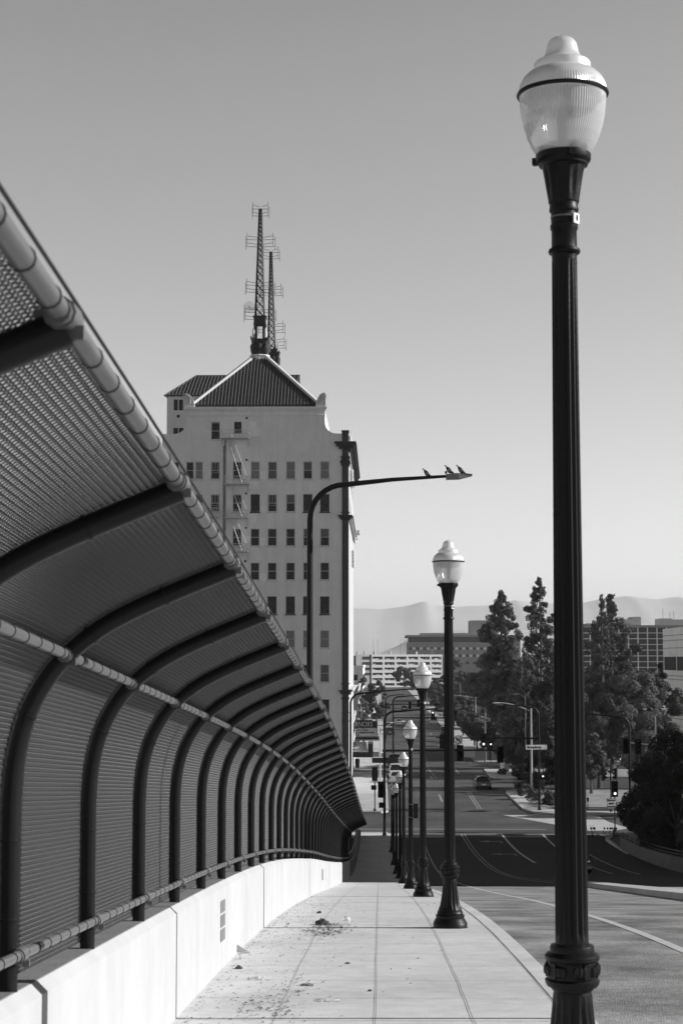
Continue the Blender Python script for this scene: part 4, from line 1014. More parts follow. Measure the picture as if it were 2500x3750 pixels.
# pier and entablatures at the right corner
pr=MB(); pr.box(XR,XRR,BY-.12,BY+.9,0,fz(1582)); pr.build('corner_pier','brick_dark',tw)
pc=MB()
def ring(py0,py1,e,x0=XR,x1=XRR,y0=BY-.12,yd=39.2):
    pc=MB(); pc.box(x0-e,x1+e,y0-e,BY+1.2+e,fz(py1),fz(py0)); pc.build('pier_moulding','trim_dark',tw)
ring(1576.5,1582,.06); ring(1672,1676,.16); ring(1676,1688,.06); ring(1688,1697,.2); ring(1697,1706,.1); ring(1875,1879,.1); ring(1887,1893,.42); ring(1893,1900,.25); ring(1900,1904,.12); ring(2502,2506,.1); ring(2528,2532,.38); ring(2532,2541,.22); ring(2556,2560,.12)
ring(2610,2613,.05); ring(2640,2643,.05)
cn=MB()
ex=.85
for a,b,e,f_ in((1619.5,1625,ex,1),(1625,1635,ex-.18,.8),(1635,1645,.35,.4)):
    cn.box(fx(1224)+(.0 if e==ex else .2 if e>.5 else .5),XRR+e,BY-.12-f_*.7,BY+.0,fz(b),fz(a))
    cn.box(XRR-.3,XRR+e,BY,233.6,fz(b),fz(a))
cn.build('main_cornice','trim_dark',tw)
c2=MB()
for a,b,e in((1887,1892,.55),(1892,1898,.35),(1619.5-2,1619.5,.9)): c2.box(XRR-.3,XRR+e,BY+1.0,233.6,fz(b),fz(a))
c2.box(XRR-.3,XRR+.45,BY+1.0,233.6,fz(2534),fz(2526)); c2.box(XRR-.3,XRR+.25,BY+1.0,233.6,fz(2545),fz(2534))
c2.build('side_cornice','stucco_sunlit',tw)
# bright side face with windows
sf=MB(); sf.box(XR+.3,XRR-.02,BY+.9,234,0,fz(1612)); sf.build('side_wall','stucco_sunlit',tw)
sw0=None; 
for i in range(9):
    for j in range(6):
        y=200+j*5.6; z=fz(rows[i]+WH)+.1
        if sw0 is None:
            m=MB(); m.box(-.03,.02,-.75,.75,0,1.9); sw0=m.build('side_window','trim_stone',tw); g=MB(); g.box(-.02,.025,-.6,.6,.1,1.8); sw0p=g.build('pane','glass_dark',sw0); o=sw0
        else: 
            if (i*6+j)>8: continue
            o=sw0.copy(); C.objects.link(o); o.parent=tw; c=sw0p.copy(); C.objects.link(c); c.parent=o
        o.location=(XRR-.02,y,z)
rt=MB()
for k in range(16):
    y=196.3+k*2.35; rt.sphere((XRR+.12,y,fz(1600)),.22,.3,.3,6,4)
    rt.box(XRR-.2,XRR+.14,y+.6,y+1.3,fz(1668),fz(1650)); 
for y,z in((214,1985),(226,1860),(203,1700)): 
    for q in range(5): rt.sphere((XRR+.25,y+q*.2,fz(z)-q*.4),.2,.3,.35,6,4)
rt.build('frieze','trim_stone',tw)
bl=MB(); bl.box(XRR,XRR+.9,226,230,fz(1880),fz(1868)); bl.box(XRR,XRR+.5,226.5,229.5,fz(1898),fz(1880)); bl.build('balcony','trim_stone',tw)
# fire escape
fe=MB()
fe_root=None
plats=[(808.5,911.8,1605),(821.7,910.5,1773),(821.7,910.5,1896.7),(832,910.5,2020.5),(832,910.5,2145),(832,910.5,2269)]
for i,(a,b,py) in enumerate(plats):
    m=MB(); z=fz(py); x0,x1=fx(a),fx(b); yo=BY-1.0
    m.box(x0,x1,yo,BY-.01,z-.09,z)
    for hz in(.42,.82): m.box(x0,x1,yo,yo+.035,z+hz,z+hz+.04); m.box(x0,x0+.035,yo,BY-.01,z+hz,z+hz+.04); m.box(x1-.035,x1,yo,BY-.01,z+hz,z+hz+.04)
    n=16
    for k in range(n+1): x=x0+(x1-x0-.03)*k/n; m.box(x,x+.028,yo,yo+.03,z,z+.82)
    for x in(x0+.1,x1-.1): m.tube([(x,BY-.05,z-.9),(x,yo+.1,z-.05)],.03,5); m.tube([(x,BY-.05,z-.9),(x,BY-.05,z-.1)],.025,5)
    o=m.build('fire_escape_platform','trim_stone',tw)
    if i<5:
        z2=fz(plats[i+1][2]); m=MB(); xs,xe=fx(833 if i==0 else 845),fx(887)
        for y,r in((yo+.2,.055),(yo+.75,.03)): m.tube([(xs,y,z-.05),(xe,y,z2+.05)],r,5)
        for hx_,r in((.45,.022),(.85,.022)): m.tube([(xs+hx_*.55,yo+.15,z+hx_*.35),(xe+hx_*.6,yo+.15,z2+.05+hx_)],r,4)
        for k in range(14): f=(k+.5)/14; m.box(xs+(xe-xs)*f-.11,xs+(xe-xs)*f+.11,yo+.2,yo+.75,z+(z2-z)*f-.015,z+(z2-z)*f+.015)
        m.build('fire_escape_stair','trim_stone',tw)
m=MB(); z=fz(1893); x0,x1=fx(752),fx(800); m.box(x0,x1,BY-.9,BY,z-.1,z); 
for hz in(.45,.98): m.box(x0,x1,BY-.9,BY-.86,z+hz,z+hz+.05)
for k in range(11): x=x0+(x1-x0-.03)*k/10; m.box(x,x+.04,BY-.9,BY-.87,z,z+1)
m.build('fire_escape_platform','trim_stone',tw)
m=MB(); m.tube([(fx(810.5),BY-.18,fz(1990)),(fx(810.5),BY-.18,fz(1640)),(fx(812),BY-.2,fz(1634)),(fx(818),BY-.2,fz(1628)),(fx(818),BY-.18,fz(1612))],.085,8); m.tube([(fx(810.5),BY-.18,fz(2300)),(fx(810.5),BY-.18,fz(1990))],.085,8)
for z_ in(1642,1663,1785,1903,2010): m.box(fx(805),fx(816),BY-.3,BY,fz(z_)-.08,fz(z_)+.05)
m.build('drain_pipe','panel_pale',tw)
m=MB(); m.tube([(fx(819),BY-.1,fz(2300)),(fx(819),BY-.1,fz(1612))],.07,6); m.tube([(fx(823.5),BY-.08,fz(2300)),(fx(823.5),BY-.08,fz(1612))],.05,6); m.build('drain_pipe','blind_light',tw)
# rear wing on the left
d=212; X0=at(611,1500,d).x; z1=at(611,1450,d).z; zr=at(718,1374,219).z; xr0=at(718,1400,219).x
m=MB(); m.box(X0,-12,d,227,ztop-2,z1); wg=m.build('rear_wing','stucco',tw)
m=MB(); xe=-10; A=[(X0-.25,d-.3,z1),(xe,d-.3,z1),(xe,227.3,z1),(X0-.25,227.3,z1),(xr0,219.5,zr),(xe,219.5,zr)]
m.add(A,[(0,1,5,4),(3,0,4),(2,3,4,5),(1,2,5),(3,2,1,0)])
n=int((xe-X0)/.42)
for i in range(n):
    x=X0+(i+.5)*.42; f=min(1,(x-X0)/(xr0-X0))
    if f>.06: m.tube([(x,d-.3+(7.8)*f*k/(8),z1+.02+(zr-z1)*f*k/8) for k in range(9)],[.11,.085]*4+[.11],6,smooth=False)
    
m.tube([A[0],A[4],A[5]],.13,6); m.build('roof','tile_roof',wg,sharp=False)
for (a,b,c_,e) in((636.5,670,1463,1502),(636,672,1567,1600)):
    m=MB(); m.box(at(a,1500,d).x,at(b,1500,d).x,d-.04,d+.1,at(700,e,d).z,at(700,c_,d).z); o=m.build('window','glass_dark',wg); m=MB(); xm=(at(a,1500,d).x+at(b,1500,d).x)/2; m.box(xm-.05,xm+.05,d-.08,d,at(700,e,d).z,at(700,c_,d).z); m.build('window_bar','stucco_patch',o)
m=MB(); m.lathe([(.2,0),(.2,.05),(0,.05)],16,cap=False); o=m.build('round_vent','glass_dark',wg,(at(653,1524,d).x,d,at(653,1524,d).z)); o.rotation_euler=(R(90),0,0)
# lantern bases and lattice masts
def mast(label,px0,pyb,px1,pyt,d,wb,wt,ants,base=None):
    cb_=at(px0,pyb,d); ct=at(px1,pyt,d); root=thing('radio_mast',label,'mast',(cb_.x,d,cb_.z),0,'radio masts on the tower roof')
    H=ct.z-cb_.z; dx=ct.x-cb_.x; m=MB(); wdt=lambda f:(wb+(wt-wb)*f)/2; 
    P=lambda f,sx,sy:Vector((dx*f+sx*wdt(f),sy*wdt(f),H*f))
    r=.05
    for sx in(-1,1):
        for sy in(-1,1): m.tube([P(k/8,sx,sy) for k in range(9)],[.095-.035*k/8 for k in range(9)],4)
    f=0; 
    while f<1:
        st=max(.35,2*wdt(f)*1.05)/H; g=min(1,f+st)
        for (a,b) in(((-1,-1),(1,-1)),((1,-1),(1,1)),((1,1),(-1,1)),((-1,1),(-1,-1))):
            m.tube([P(f,*a),P(g,*b)],.048,3,cap=False); m.tube([P(f,*b),P(g,*a)],.048,3,cap=False); m.tube([P(g,*a),P(g,*b)],.03,3,cap=False)
        f=g
    m.build('lattice','dark_metal',root)
    for f,L,sides,nn in ants:
        z=H*f; 
        for s in sides:
            a=MB(); mt='dark_metal'
            for q,(yy,dz,ln) in enumerate(((-.5,.12,1.0),(.45,-.1,1.16))):
                x1=dx*f+s*(wdt(f)+L*ln*.85); 
                for zz_ in(.42,-.42): a.tube([(dx*f+s*wdt(f),yy*.3,z+zz_+dz-.12),(x1,yy,z+zz_+dz)],.028,4)
                a.tube([(x1,yy,z-.78+dz),(x1,yy,z+.78+dz)],.028,4)
            a.build('dipole_antenna','dark_metal' ,root)
    return root
m1=mast('taller and nearer lattice radio mast standing on the carved lantern at the roof peak',951,1161,954,764,202.6,1.02,.32,[(.985,.85,(-1,1),0),(.70,1.5,(-1,1),0),(.28,1.35,(-1,1),0),(.03,1.4,(-1,1),0)])
m2=mast('shorter lattice radio mast behind and right of the taller one',994,1279,992.5,922,226,.9,.3,[(.98,.95,(-1,1),0),(.60,1.25,(-1,1),0),(.22,1.4,(-1,1),0),(.06,1.5,(1,),0)])
m=MB(); m.tube([(1.05*1.6,0,4),(1.05*1.6,0,-5)],.02,4); 
# dish grid
c=at(912,1126,202.6); dg=MB()
for k in range(5):
    r=.16+.13*k; dg.tube([(r*math.cos(R(a)),-.02-.25*r*r,r*math.sin(R(a))) for a in range(0,361,24)],.014,3,cap=False)
for k in range(6): a=R(k*30); dg.tube([(-.68*math.cos(a),-.13,-.68*math.sin(a)),(0,0,0),(.68*math.cos(a),-.13,.68*math.sin(a))],.012,3)
dg.tube([(0,0,0),(.3,.1,-.1),(1.1,.1,-.1)],.03,4); dg.build('grid_dish','grey_metal',m1,(c.x-m1.location.x,-.2,c.z-m1.location.z))
def lantern(px,d,py_roof,py_oct,py_body,py_top,wpx,sc,label):
    base=at(px,py_roof,d); 
    t=thing('roof_lantern',label,'roof ornament',(base.x,d,base.z),0,'carved lanterns under the radio masts')
    z=lambda py:at(px,py,d).z-base.z
    m=MB(); m.lathe([(1.0*sc,-.3),(1.0*sc,z(py_oct)-.14),(1.2*sc,z(py_oct)-.1),(1.2*sc,z(py_oct))],8); m.build('pedestal','stucco_patch',t)
    h0=z(py_oct); h1=z(py_body); h2=z(py_top); w=.68*sc
    m=MB(); 
    for sx in(-1,1):
        for sy in(-1,1): m.box(sx*w-.2*sc,sx*w+.2*sc,sy*w-.2*sc,sy*w+.2*sc,h0,h2) if 0 else m.box(min(sx*w,sx*(w-.34*sc)),max(sx*w,sx*(w-.34*sc)),min(sy*w,sy*(w-.34*sc)),max(sy*w,sy*(w-.34*sc)),h0,h2-.9*sc)
    m.box(-w,w,-w,w,h2-.95*sc,h2-.12); m.box(-w-.1,w+.1,-w-.1,w+.1,h2-.12,h2); m.box(-w-.06,w+.06,-w-.06,w+.06,h2-1.02*sc,h2-.92*sc)
    for a in range(0,181,20):
        x=.34*sc*math.cos(R(a)); zz_=h2-1.3*sc+.34*sc*math.sin(R(a)); m.obox(Vector((x*1.08,-w+.1,zz_+.04)),.16*sc,.18,.12*sc,0,0,-R(a)+R(90))
    m.build('tower_box','trim_dark',t)
    s=MB(); 
    s.lathe([(1.05*sc,h0),(.95*sc,h0+.3),(.8*sc,h0+.9),(.85*sc,h0+1.3),(.7*sc,h0+1.7),(.4*sc,h0+2.0)],12)
    for k in range(4):
        a=R(45+90*k); cx,cy=1.05*sc*math.cos(a),1.05*sc*math.sin(a)
        s.sphere((cx,cy,h0+.7),.32*sc,.32*sc,.75,8,6); s.sphere((cx,cy,h0+1.5),.2*sc,.2*sc,.3,8,6); s.sphere((cx*1.1,cy*1.1,h0+1.85),.18*sc,.18*sc,.2,8,6)
        s.tube([(cx,cy,h0+1.4),(cx*1.25,cy*1.25,h0+1.75),(cx*1.35,cy*1.35,h0+2.15)],.09*sc,5)
        a=R(90*k); s.sphere((.75*sc*math.cos(a),.75*sc*math.sin(a),h0+1.0),.4*sc,.4*sc,.55,8,6)
    s.build('sculpture','trim_dark',t)
    f=MB()
    for k in range(4):
        a=R(45+90*k); f.lathe([(.16*sc,0),(.13*sc,.9),(.05,1.15)],8,(1.0*sc*math.cos(a),1.0*sc*math.sin(a),h0+2.0))
    f.build('finial','trim_stone',t)
lantern(951,202.6,1322,1302,1240,1159,0,1.0,'dark carved lantern with an arch at the very peak of the near tiled roof')
lantern(1003,226,1400,1345,1330,1279,0,.72,'dark lantern half hidden behind the near one, under the shorter mast')
m=MB(); z_=ztop; m.box(-15.2,-12.6,222,232,z_-.5,at(1003,1400,226).z-.1); m.build('rear_roof_house','stucco',tw)

# ------------------------------------------------------------ awning and marquee
t=thing('awning','striped white scalloped canopy with dark front edge over the left pavement','awning',(0,0,0)); 
a0=at(1290,2775,226); z0_=at(0,2773,226).z; z1_=at(0,2757,226).z; 
m=MB(); m.box(-4.0,-.78,226,226.3,z0_,z1_); m.box(-4.0,-.78,226.3,234,z1_-.12,z1_-.02); m.build('fascia','dark_metal',t)
m=MB(); zt=at(0,2722,231).z; m.add([(-4,226.3,z1_+.25),(-1.5,226.3,z1_+.25),(-1.7,233,zt+.1),(-4,233,zt+.1)],[(0,1,2,3)]); 
for i in range(9): m.sphere((-3.8+i*.29,226.25,z1_+.2),.13,.06,.1,8,4)
o=m.build('canopy_sheet','canvas',t); s_=o.modifiers.new('s','SOLIDIFY'); s_.thickness=.05
m=MB(); 
for i in range(6): m.tube([(-3.9+i*.4,226.3,z1_+.3),(-4.0+i*.15,232,z1_+2.8)],.015,4)
m.box(-1.45,-.8,226.4,233,z1_,zt+.2); m.build('iron_scroll','dark_metal',t)
t=thing('theatre_marquee','theatre marquee with big pale letters on dark panel above a white letter board','marquee',(0,0,0)); d=290
A=lambda px,py:at(px,py,d)
m=MB(); m.box(-7,A(1377,0).x,d,d+1.4,A(0,2666).z,A(0,2641).z); m.box(-7,A(1360,0).x,d,d+1.2,A(0,2641).z,A(0,2637).z); m.build('name_panel','dark_metal',t)
m=MB(); m.box(-7,A(1376,0).x,d-.05,d+1.3,A(0,2699).z,A(0,2668).z); o=m.build('letter_board','blind_light',t)
m=MB(); m.box(-7,A(1374,0).x,d-.08,d-.05,A(0,2695).z,A(0,2670).z); m.build('board_face','canvas',o)
text('lettering','WARNORS',1.12,(A(1318,0).x-.25,d-.02,A(0,2652.5).z),'paint_white',t,sx=.8,ext=.04)
for i,s in enumerate(('C E F E X  AFTER','SKA & OMMERCE BANG','8 22 22')): text('lettering',s,.34,(A(1292,0).x,d-.1,A(0,2674.5+i*8.3).z),'sign_black',t,sx=.95,align='LEFT',bold=.012)
m=MB(); m.box(-7,A(1383,0).x,d+.2,d+6,A(0,2712).z,A(0,2700).z); m.build('soffit','dark_metal',t)
m=MB()
for i in range(22): m.sphere((A(1290+i*4.2,0).x,d+.15,A(0,2709).z),.07,.05,.07,6,4)
m.build('bulb_row','white_paint',t)
# trash can and meter-like bollard on left pavement
t=thing('trash_can','dark rubbish bin on the left pavement near the building wall','bin',(-3.0,243,.15)); m=MB(); m.lathe([(.28,0),(.33,1.0),(.34,1.05)],16); m.build('can','dark_metal',t); m=MB(); m.lathe([(.36,1.05),(.3,1.2),(.08,1.26)],16); m.build('lid','dark_metal',t)

# ------------------------------------------------------------ other buildings
def simple_building(name,label,x0,x1,y0,y1,h,wall,rows_,colsn,face='f',glass='glass_dark',sill=.9,wh=1.5,gap=.35,z0=1.2,cat='building',parapet=True,ww=None):
    t=thing(name,label,cat,(0,0,0)); m=MB(); m.box(x0,x1,y0,y1,-.1,h); w_=m.build('wall',wall,t)
    if parapet: m=MB(); m.box(x0-.15,x1+.15,y0-.15,y0+.35,h,h+.5); m.box(x0-.15,x0+.35,y0+.35,y1,h,h+.5); m.box(x1-.35,x1+.15,y0+.35,y1,h,h+.5); m.build('parapet',wall,t)
    fh=(h-z0)/rows_ if rows_ else 1; pr=None
    for r in range(rows_):
        for c in range(colsn):
            for f in face:
                if f=='f': cw=(x1-x0)/colsn; loc=(x0+(c+.5)*cw,y0,z0+r*fh+sill*.6); rz=0
                else: cw=(y1-y0)/colsn; loc=(x0 if f=='l' else x1,y0+(c+.5)*cw,z0+r*fh+sill*.6); rz=R(-90) if f=='l' else R(90)
                if pr is None or pr[0]!=round(cw,2):
                    b=MB(); wd=ww or cw*(1-gap); b.box(-wd/2,wd/2,-.04,.05,0,wh); o=b.build('window',glass,t); b=MB(); b.box(-wd/2-.05,wd/2+.05,-.1,-.0,-.1,0); b.box(-.03,.03,-.07,-.04,0,wh); q=b.build('frame',wall,o); pr=(round(cw,2),o,q)
                else:
                    o=pr[1].copy(); C.objects.link(o); o.parent=t; q=pr[2].copy(); C.objects.link(q); q.parent=o
                o.location=loc; o.rotation_euler=(0,0,rz)
    return t
# left side row past the tower
simple_building('shop_building','pale sunlit two storey shop front just past the tower',-30,-3.62,240,268,6.8,'stucco_sunlit',2,4,'r',wh=1.5)
simple_building('theatre_building','theatre building behind the marquee with a pale sunlit side',-40,-5.2,286,330,11.5,'stucco_sunlit',2,5,'fr',wh=1.6)
simple_building('corner_building','pale corner building far down the left side behind the small trees',-36,-4.0,338,380,9.5,'stucco_sunlit',3,5,'fr',wh=1.5)
simple_building('office_block','grey office block farther down the left side',-45,-4.2,460,520,13,'panel_pale',3,5,'fr')
# garage at the end
gt=thing('parking_garage','white open parking garage with rows of dark decks at the end of the street','building',(-4.0,950,0),R(32))
GL=46.3; GH=at(1400,2397,955).z
lev=[at(0,y,955).z for y in(2405,2416,2425,2435.5,2445,2454.5,2464,2473,2483,2492,2502,2511)]
m=MB(); zs=[GH+1.0]+lev; zs[0]=GH
for i in range(0,len(zs)-1,2): m.box(0,GL,0,.5,zs[i+1],zs[i])
m.box(0,GL,0,.5,-.1,lev[-1])
nb=6
for i in range(nb+1):
    x=GL*i/nb; m.box(max(0,x-.6),min(GL,x+.6),-.02,.48,0,GH-.02)
m.build('front_wall','white_paint',gt)
m=MB(); m.box(.4,GL-.1,1.2,40,0,GH-.8); m.build('decks','bldg_dark',gt)
m=MB(); m.box(-9.5,-.02,.6,1.1,0,GH); 
o=m.build('side_wall','bldg_grey',gt); 
for i in range(0,8,2): m=MB(); m.box(-5.6,-.4,.5,.62,lev[i+1],lev[i]); m.build('opening','sign_black',o)
m=MB(); 
for i in range(1,9,2): m.box(-6.3,-.0,.52,.59,lev[i]-.1+.2,lev[i]-.1+.3)
m.build('deck_edge','white_paint',o)
m=MB(); m.add([(-4.5,.55,GH-6.6+.0),(-3.6,.55,GH-5.4),(-4.5,.55,GH-4.2),(-5.4,.55,GH-5.4)],[(0,1,2,3)]); 
gp=None
for x in(-8,-3.4,3,13,30):
    m=MB(); m.box(x-.5,x+.5,1,2,GH,GH+1.6); m.build('stair_head','white_paint',gt)
for x in(2.4,5.2,20,22.5): m=MB(); m.tube([(x,2,GH),(x,2,GH+8),(x+.6,2,GH+8.2)],.09,5); m.build('roof_light','grey_metal',gt)
rr=random.Random(3); cb2=MB()
for i in range(0,10,2):
    for k in range(26):
        x=rr.uniform(.6,GL-1.5); cb2.box(x,x+rr.uniform(.5,1.8),.95,1.15,lev[i+1]+.0,lev[i+1]+rr.uniform(.35,.8))
cb2.build('parked_roofs','white_paint',gt)
# hospital like block
d=1100; X=lambda px:at(px,2400,d).x; Z=lambda py:at(1700,py,d).z
t=thing('hospital_building','wide grey building with a flat overhanging roof behind the garage','building',(0,0,0))
x0,x1=X(1493),X(1905)
m=MB(); m.box(x0,x1,d,d+60,0,Z(2352)); m.build('wall','bldg_grey',t); m=MB(); m.box(x0+1,x1,d+.6,d+59,Z(2352),Z(2333)); m.build('top_floor','bldg_dark',t)
m=MB(); m.box(X(1486),x1+2,d-2.5,d+62,Z(2333),Z(2326)); m.box(X(1540),X(1730),d+6,d+30,Z(2326),Z(2318)); m.build('roof','bldg_grey',t)
m=MB(); m.box(X(1726),X(1795),d+10,d+40,Z(2326),Z(2271)); m.build('roof_tower','bldg_grey',t)
for k,(a,b) in enumerate(((2371,2380),(2397,2406),(2424,2433))):
    for i in range(15):
        px=1497+i*26.; m=MB(); m.box(X(px),X(px+12),d-.2,d,Z(b),Z(a)); o=m.build('window','bldg_dark',t); 
        if k<2: m=MB(); m.box(X(px+12),X(px+24),d-.15,d,Z(b),Z(a)); m.build('panel','panel_pale',o)
m=MB(); m.box(X(1575),X(1590),d-.5,d,Z(2397),Z(2376)); m.build('white_panel','white_paint',t)
# low roofs mid distance right of the second lamp
simple_building('low_building','long low dark building with a pale roof edge in front of the hospital',at(1655,0,620).x,at(1800,0,620).x,620,650,at(0,2468,620).z,'bldg_dark',0,0)
# grid fronted office block, right
d=560; X=lambda px:at(px,2400,d).x; Z=lambda py:at(2300,py,d).z
t=thing('grid_office','office block with a pale grid over dark windows and white roof boxes, upper right','building',(0,0,0))
m=MB(); m.box(X(2125),X(2640),d,d+30,0,Z(2296)); m.build('wall','bldg_dark',t)
m=MB(); m.box(X(2120),X(2645),d-.6,d+30,Z(2299),Z(2290)); m.box(X(2150),X(2310),d+.2,d+20,Z(2290),Z(2283)); 
m.build('parapet','bldg_grey',t)
g=MB()
for i in range(17): px=2125+i*35; g.box(X(px)-.18,X(px)+.18,d-.7,d-.4,0,Z(2299))
for k in range(10): py=2318.5+k*21; g.box(X(2125),X(2640),d-.66,d-.42,Z(py)-.12,Z(py)+.12)
g.build('sun_screen_grid','panel_pale',t)
for a,b,c_,e in((2297,2322,2283,2267),(2322,2355,2290,2258),(2424,2470,2290,2264),(2470,2530,2290,2268)):
    m=MB(); m.box(X(a),X(b),d+4,d+14,Z(2290),Z(e)); m.build('roof_box','stucco_sunlit',t)
for px,h in((2440,2226),(2466,2240),(2480,2236)): m=MB(); m.tube([(X(px),d+6,Z(2290)),(X(px),d+6,Z(h))],.07,5); m.build('roof_aerial','grey_metal',t)
# banded white block at the right edge
t=thing('banded_building','pale block with dark window bands at the right edge of the photo','building',(0,0,0))
d1=300.; XA=at(2427,2400,d1).x; d0=262.
Zp=lambda py:at(2427,py,d1).z
bandsz=[(2304,2400,'p'),(2400,2454,'w'),(2454,2545,'p'),(2545,2592,'w'),(2592,2760,'p')]
zb_=[Zp(2304),Zp(2406),Zp(2454),Zp(2543),Zp(2592)]
m=MB(); m.box(XA,XA+30,d0,d1,zb_[1],zb_[0]); m.box(XA,XA+30,d0,d1,zb_[3],zb_[2]); m.box(XA,XA+30,d0,d1,0,zb_[4]); m.build('wall','panel_pale',t)
m=MB(); m.box(XA+.12,XA+29,d0+.5,d1-.5,zb_[2],zb_[1]); m.box(XA+.12,XA+29,d0+.5,d1-.5,zb_[4],zb_[3]); m.build('window_band','trim_dark',t)
m=MB()
for y in(300-.3,287,274):
    m.box(XA+.02,XA+.4,y-.3,y+.05,zb_[2],zb_[1]); m.box(XA+.02,XA+.4,y-.3,y+.05,zb_[4],zb_[3])
m.build('mullion','panel_pale',t)
m=MB()
for py in(2330,2348,2375,2473,2486,2525,2609,2623): z=Zp(py); m.box(XA-.02,XA,d0,d1,z-.06,z+.06)
m.build('panel_groove','bldg_grey',t)
# unseen blocks added right of the bridge to shade the lower road
def caster(label,y0,y1,ztop_rel,x0=28.5):
    return simple_building('shade_block',label,x0,x0+22,y0,y1,ztop_rel+CZ,'panel_pale',4,5,'l',wh=1.6)
SH=math.tan(R(SUN_EL))
caster('nearest of three unseen pale blocks beside the bridge, shading the pavement by the fifth lamp',75.5,95,-6.4+27.5*SH)
caster('lower unseen pale block beside the bridge, right of the photo, next to the first',95.2,118,-8.3+27.5*SH)
caster('third unseen pale block beside the bridge, right of the photo, ending at the crossing',118.2,150.4,-9.4+27.5*SH)
# ------------------------------------------------------------ trees and plants
def leaf_cloud(cent,rad,n,size,seed,flat=1.0,up=.0,shell=.55):
    g=np.random.default_rng(seed); cent=np.asarray(cent,float); rad=np.asarray(rad,float); k=len(cent)
    w=rad**2; w=w/w.sum(); idx=g.choice(k,n,p=w)
    v=g.normal(size=(n,3)); v/=np.linalg.norm(v,axis=1)[:,None]
    rr=(shell+(1-shell)*g.random(n))**.7; c=cent[idx]+v*(rad[idx]*rr)[:,None]*np.array([1,1,flat])
    nr=v+g.normal(size=(n,3))*.38+np.array([0,0,up]); nr/=np.linalg.norm(nr,axis=1)[:,None]
    t=np.cross(nr,g.normal(size=(n,3))); t/=np.linalg.norm(t,axis=1)[:,None]; b=np.cross(nr,t)
    s=size*(.6+.8*g.random(n))[:,None]; 
    V=np.stack([c-t*s,c-b*s*.42,c+t*s,c+b*s*.42],1).reshape(-1,3)
    Q=np.arange(n*4).reshape(-1,4); return V,Q
def trunk_mesh(mb,h,r,lean=(0,0),branches=(),seed=0):
    rr=random.Random(seed); pts=[]; 
    for k in range(7): f=k/6; pts.append((lean[0]*f*f+rr.uniform(-.05,.05)*h*.1*f,lean[1]*f*f,h*f))
    mb.tube(pts,[r*(1.25 if k==0 else 1-.7*k/6) for k in range(7)],8)
    for (f,a,L,rise) in branches:
        p=Vector(pts[min(6,int(f*6))]); q=p+Vector((math.cos(a)*L,math.sin(a)*L,rise)); mb.tube([p,(p+q)/2+Vector((0,0,-.05*L)),q],[r*.4,r*.28,r*.12],6)
def pine(label,x,y,H,W,seed,n=15000,z0=.1,base=.12,size=.2,lean=0,group='tall pines right of the street',top=None):
    rr=random.Random(seed); t=thing('pine_tree',label,'tree',(x,y,z0),0,group)
    cs=[];rs=[];br=[]; nb=int(H*5.8)
    for i in range(nb):
        f=(i+.5)/nb; z=base+(1-base)*f
        env=W/2*(min(1,(1-z)*2.1)**.75)*(.55+.45*min(1,(z-base)/.25)) 
        env*= .8+.28*math.sin(z*19+seed)+.12*math.sin(z*41+seed*3)
        a=rr.uniform(0,6.28); e=env*rr.uniform(.35,1.0); 
        r0=(.36+.85*(1-z))*rr.uniform(.75,1.2)*W/9.5
        px=e*math.cos(a)+lean*z; py=e*math.sin(a); pz=z*H+rr.uniform(-.3,.3)
        cs.append((px,py,pz)); rs.append(r0)
        for q in range(2):
            cs.append((px+rr.uniform(-1,1)*r0*1.1,py+rr.uniform(-1,1)*r0*1.1,pz+rr.uniform(-.5,.9)*r0)); rs.append(r0*rr.uniform(.45,.8))
        if i%5==0: br.append((max(.1,z-.06),a,e*.9,H*.05))
    cs.append((lean,0,H-.25)); rs.append(.3)
    V,Q=leaf_cloud(cs,rs,n,size,seed,up=.25,shell=.6); np_mesh('crown',V,Q,'needles',t)
    m=MB(); trunk_mesh(m,H*.96,.3,(lean,0),br,seed); m.build('trunk','bark',t); return t
def broadleaf(label,x,y,H,W,seed,n=4500,z0=.1,mt='leaves',size=.16,trunk=.3,group=None,name='street_tree',cat='tree',nc=22,squash=.8,bare=0):
    rr=random.Random(seed); t=thing(name,label,cat,(x,y,z0),0,group); cs=[];rs=[];br=[]
    cz=trunk*H+(1-trunk)*H*.5; hz=(1-trunk)*H*.5
    for i in range(nc):
        a=rr.uniform(0,6.28); u=rr.uniform(-1,1); q=math.sqrt(1-u*u)*rr.uniform(.5,.92); r0=W*rr.uniform(.09,.19)*(22/nc)**.25
        cs.append((q*math.cos(a)*W/2,q*math.sin(a)*W/2,cz+u*hz*.8)); rs.append(r0)
        if i%4==0: br.append((.8,a,W*.3,hz*.6))
    V,Q=leaf_cloud(cs,rs,n,size,seed,flat=squash,up=.3,shell=.4); np_mesh('crown',V,Q,mt,t)
    m=MB(); trunk_mesh(m,max(.3,cz),.05*H*.35+.05,(0,0),br,seed); m.build('trunk','bark',t); return t
def xt(px,d): return at(px,2500,d).x
def ht(py,d,z0=.1): return at(1500,py,d).z-z0
G1='tall pines right of the street'
pine('tall pine with broad skirt and single top tuft, leftmost of the three tall ones',xt(1836,236),236,ht(2172,236),10.8,11,90000,size=.13,base=.34)
pine('tallest and slimmest pine, half hidden behind the nearest lamp post',xt(1985,244),244,ht(2126,244),9.2,23,70000,size=.13,base=.2,lean=-.3)
pine('dark pine right of the nearest lamp post with two tufted tops',xt(2238,232),232,ht(2184,232),10.2,31,76000,size=.13)
pine('second top of the dark pine right of the nearest lamp post',xt(2205,226),226,ht(2184,226),6.6,37,34000,size=.12)
pine('bushy lower pine filling the gap below the left pine',xt(1905,228),228,ht(2440,228),8.6,41,52000,size=.13)
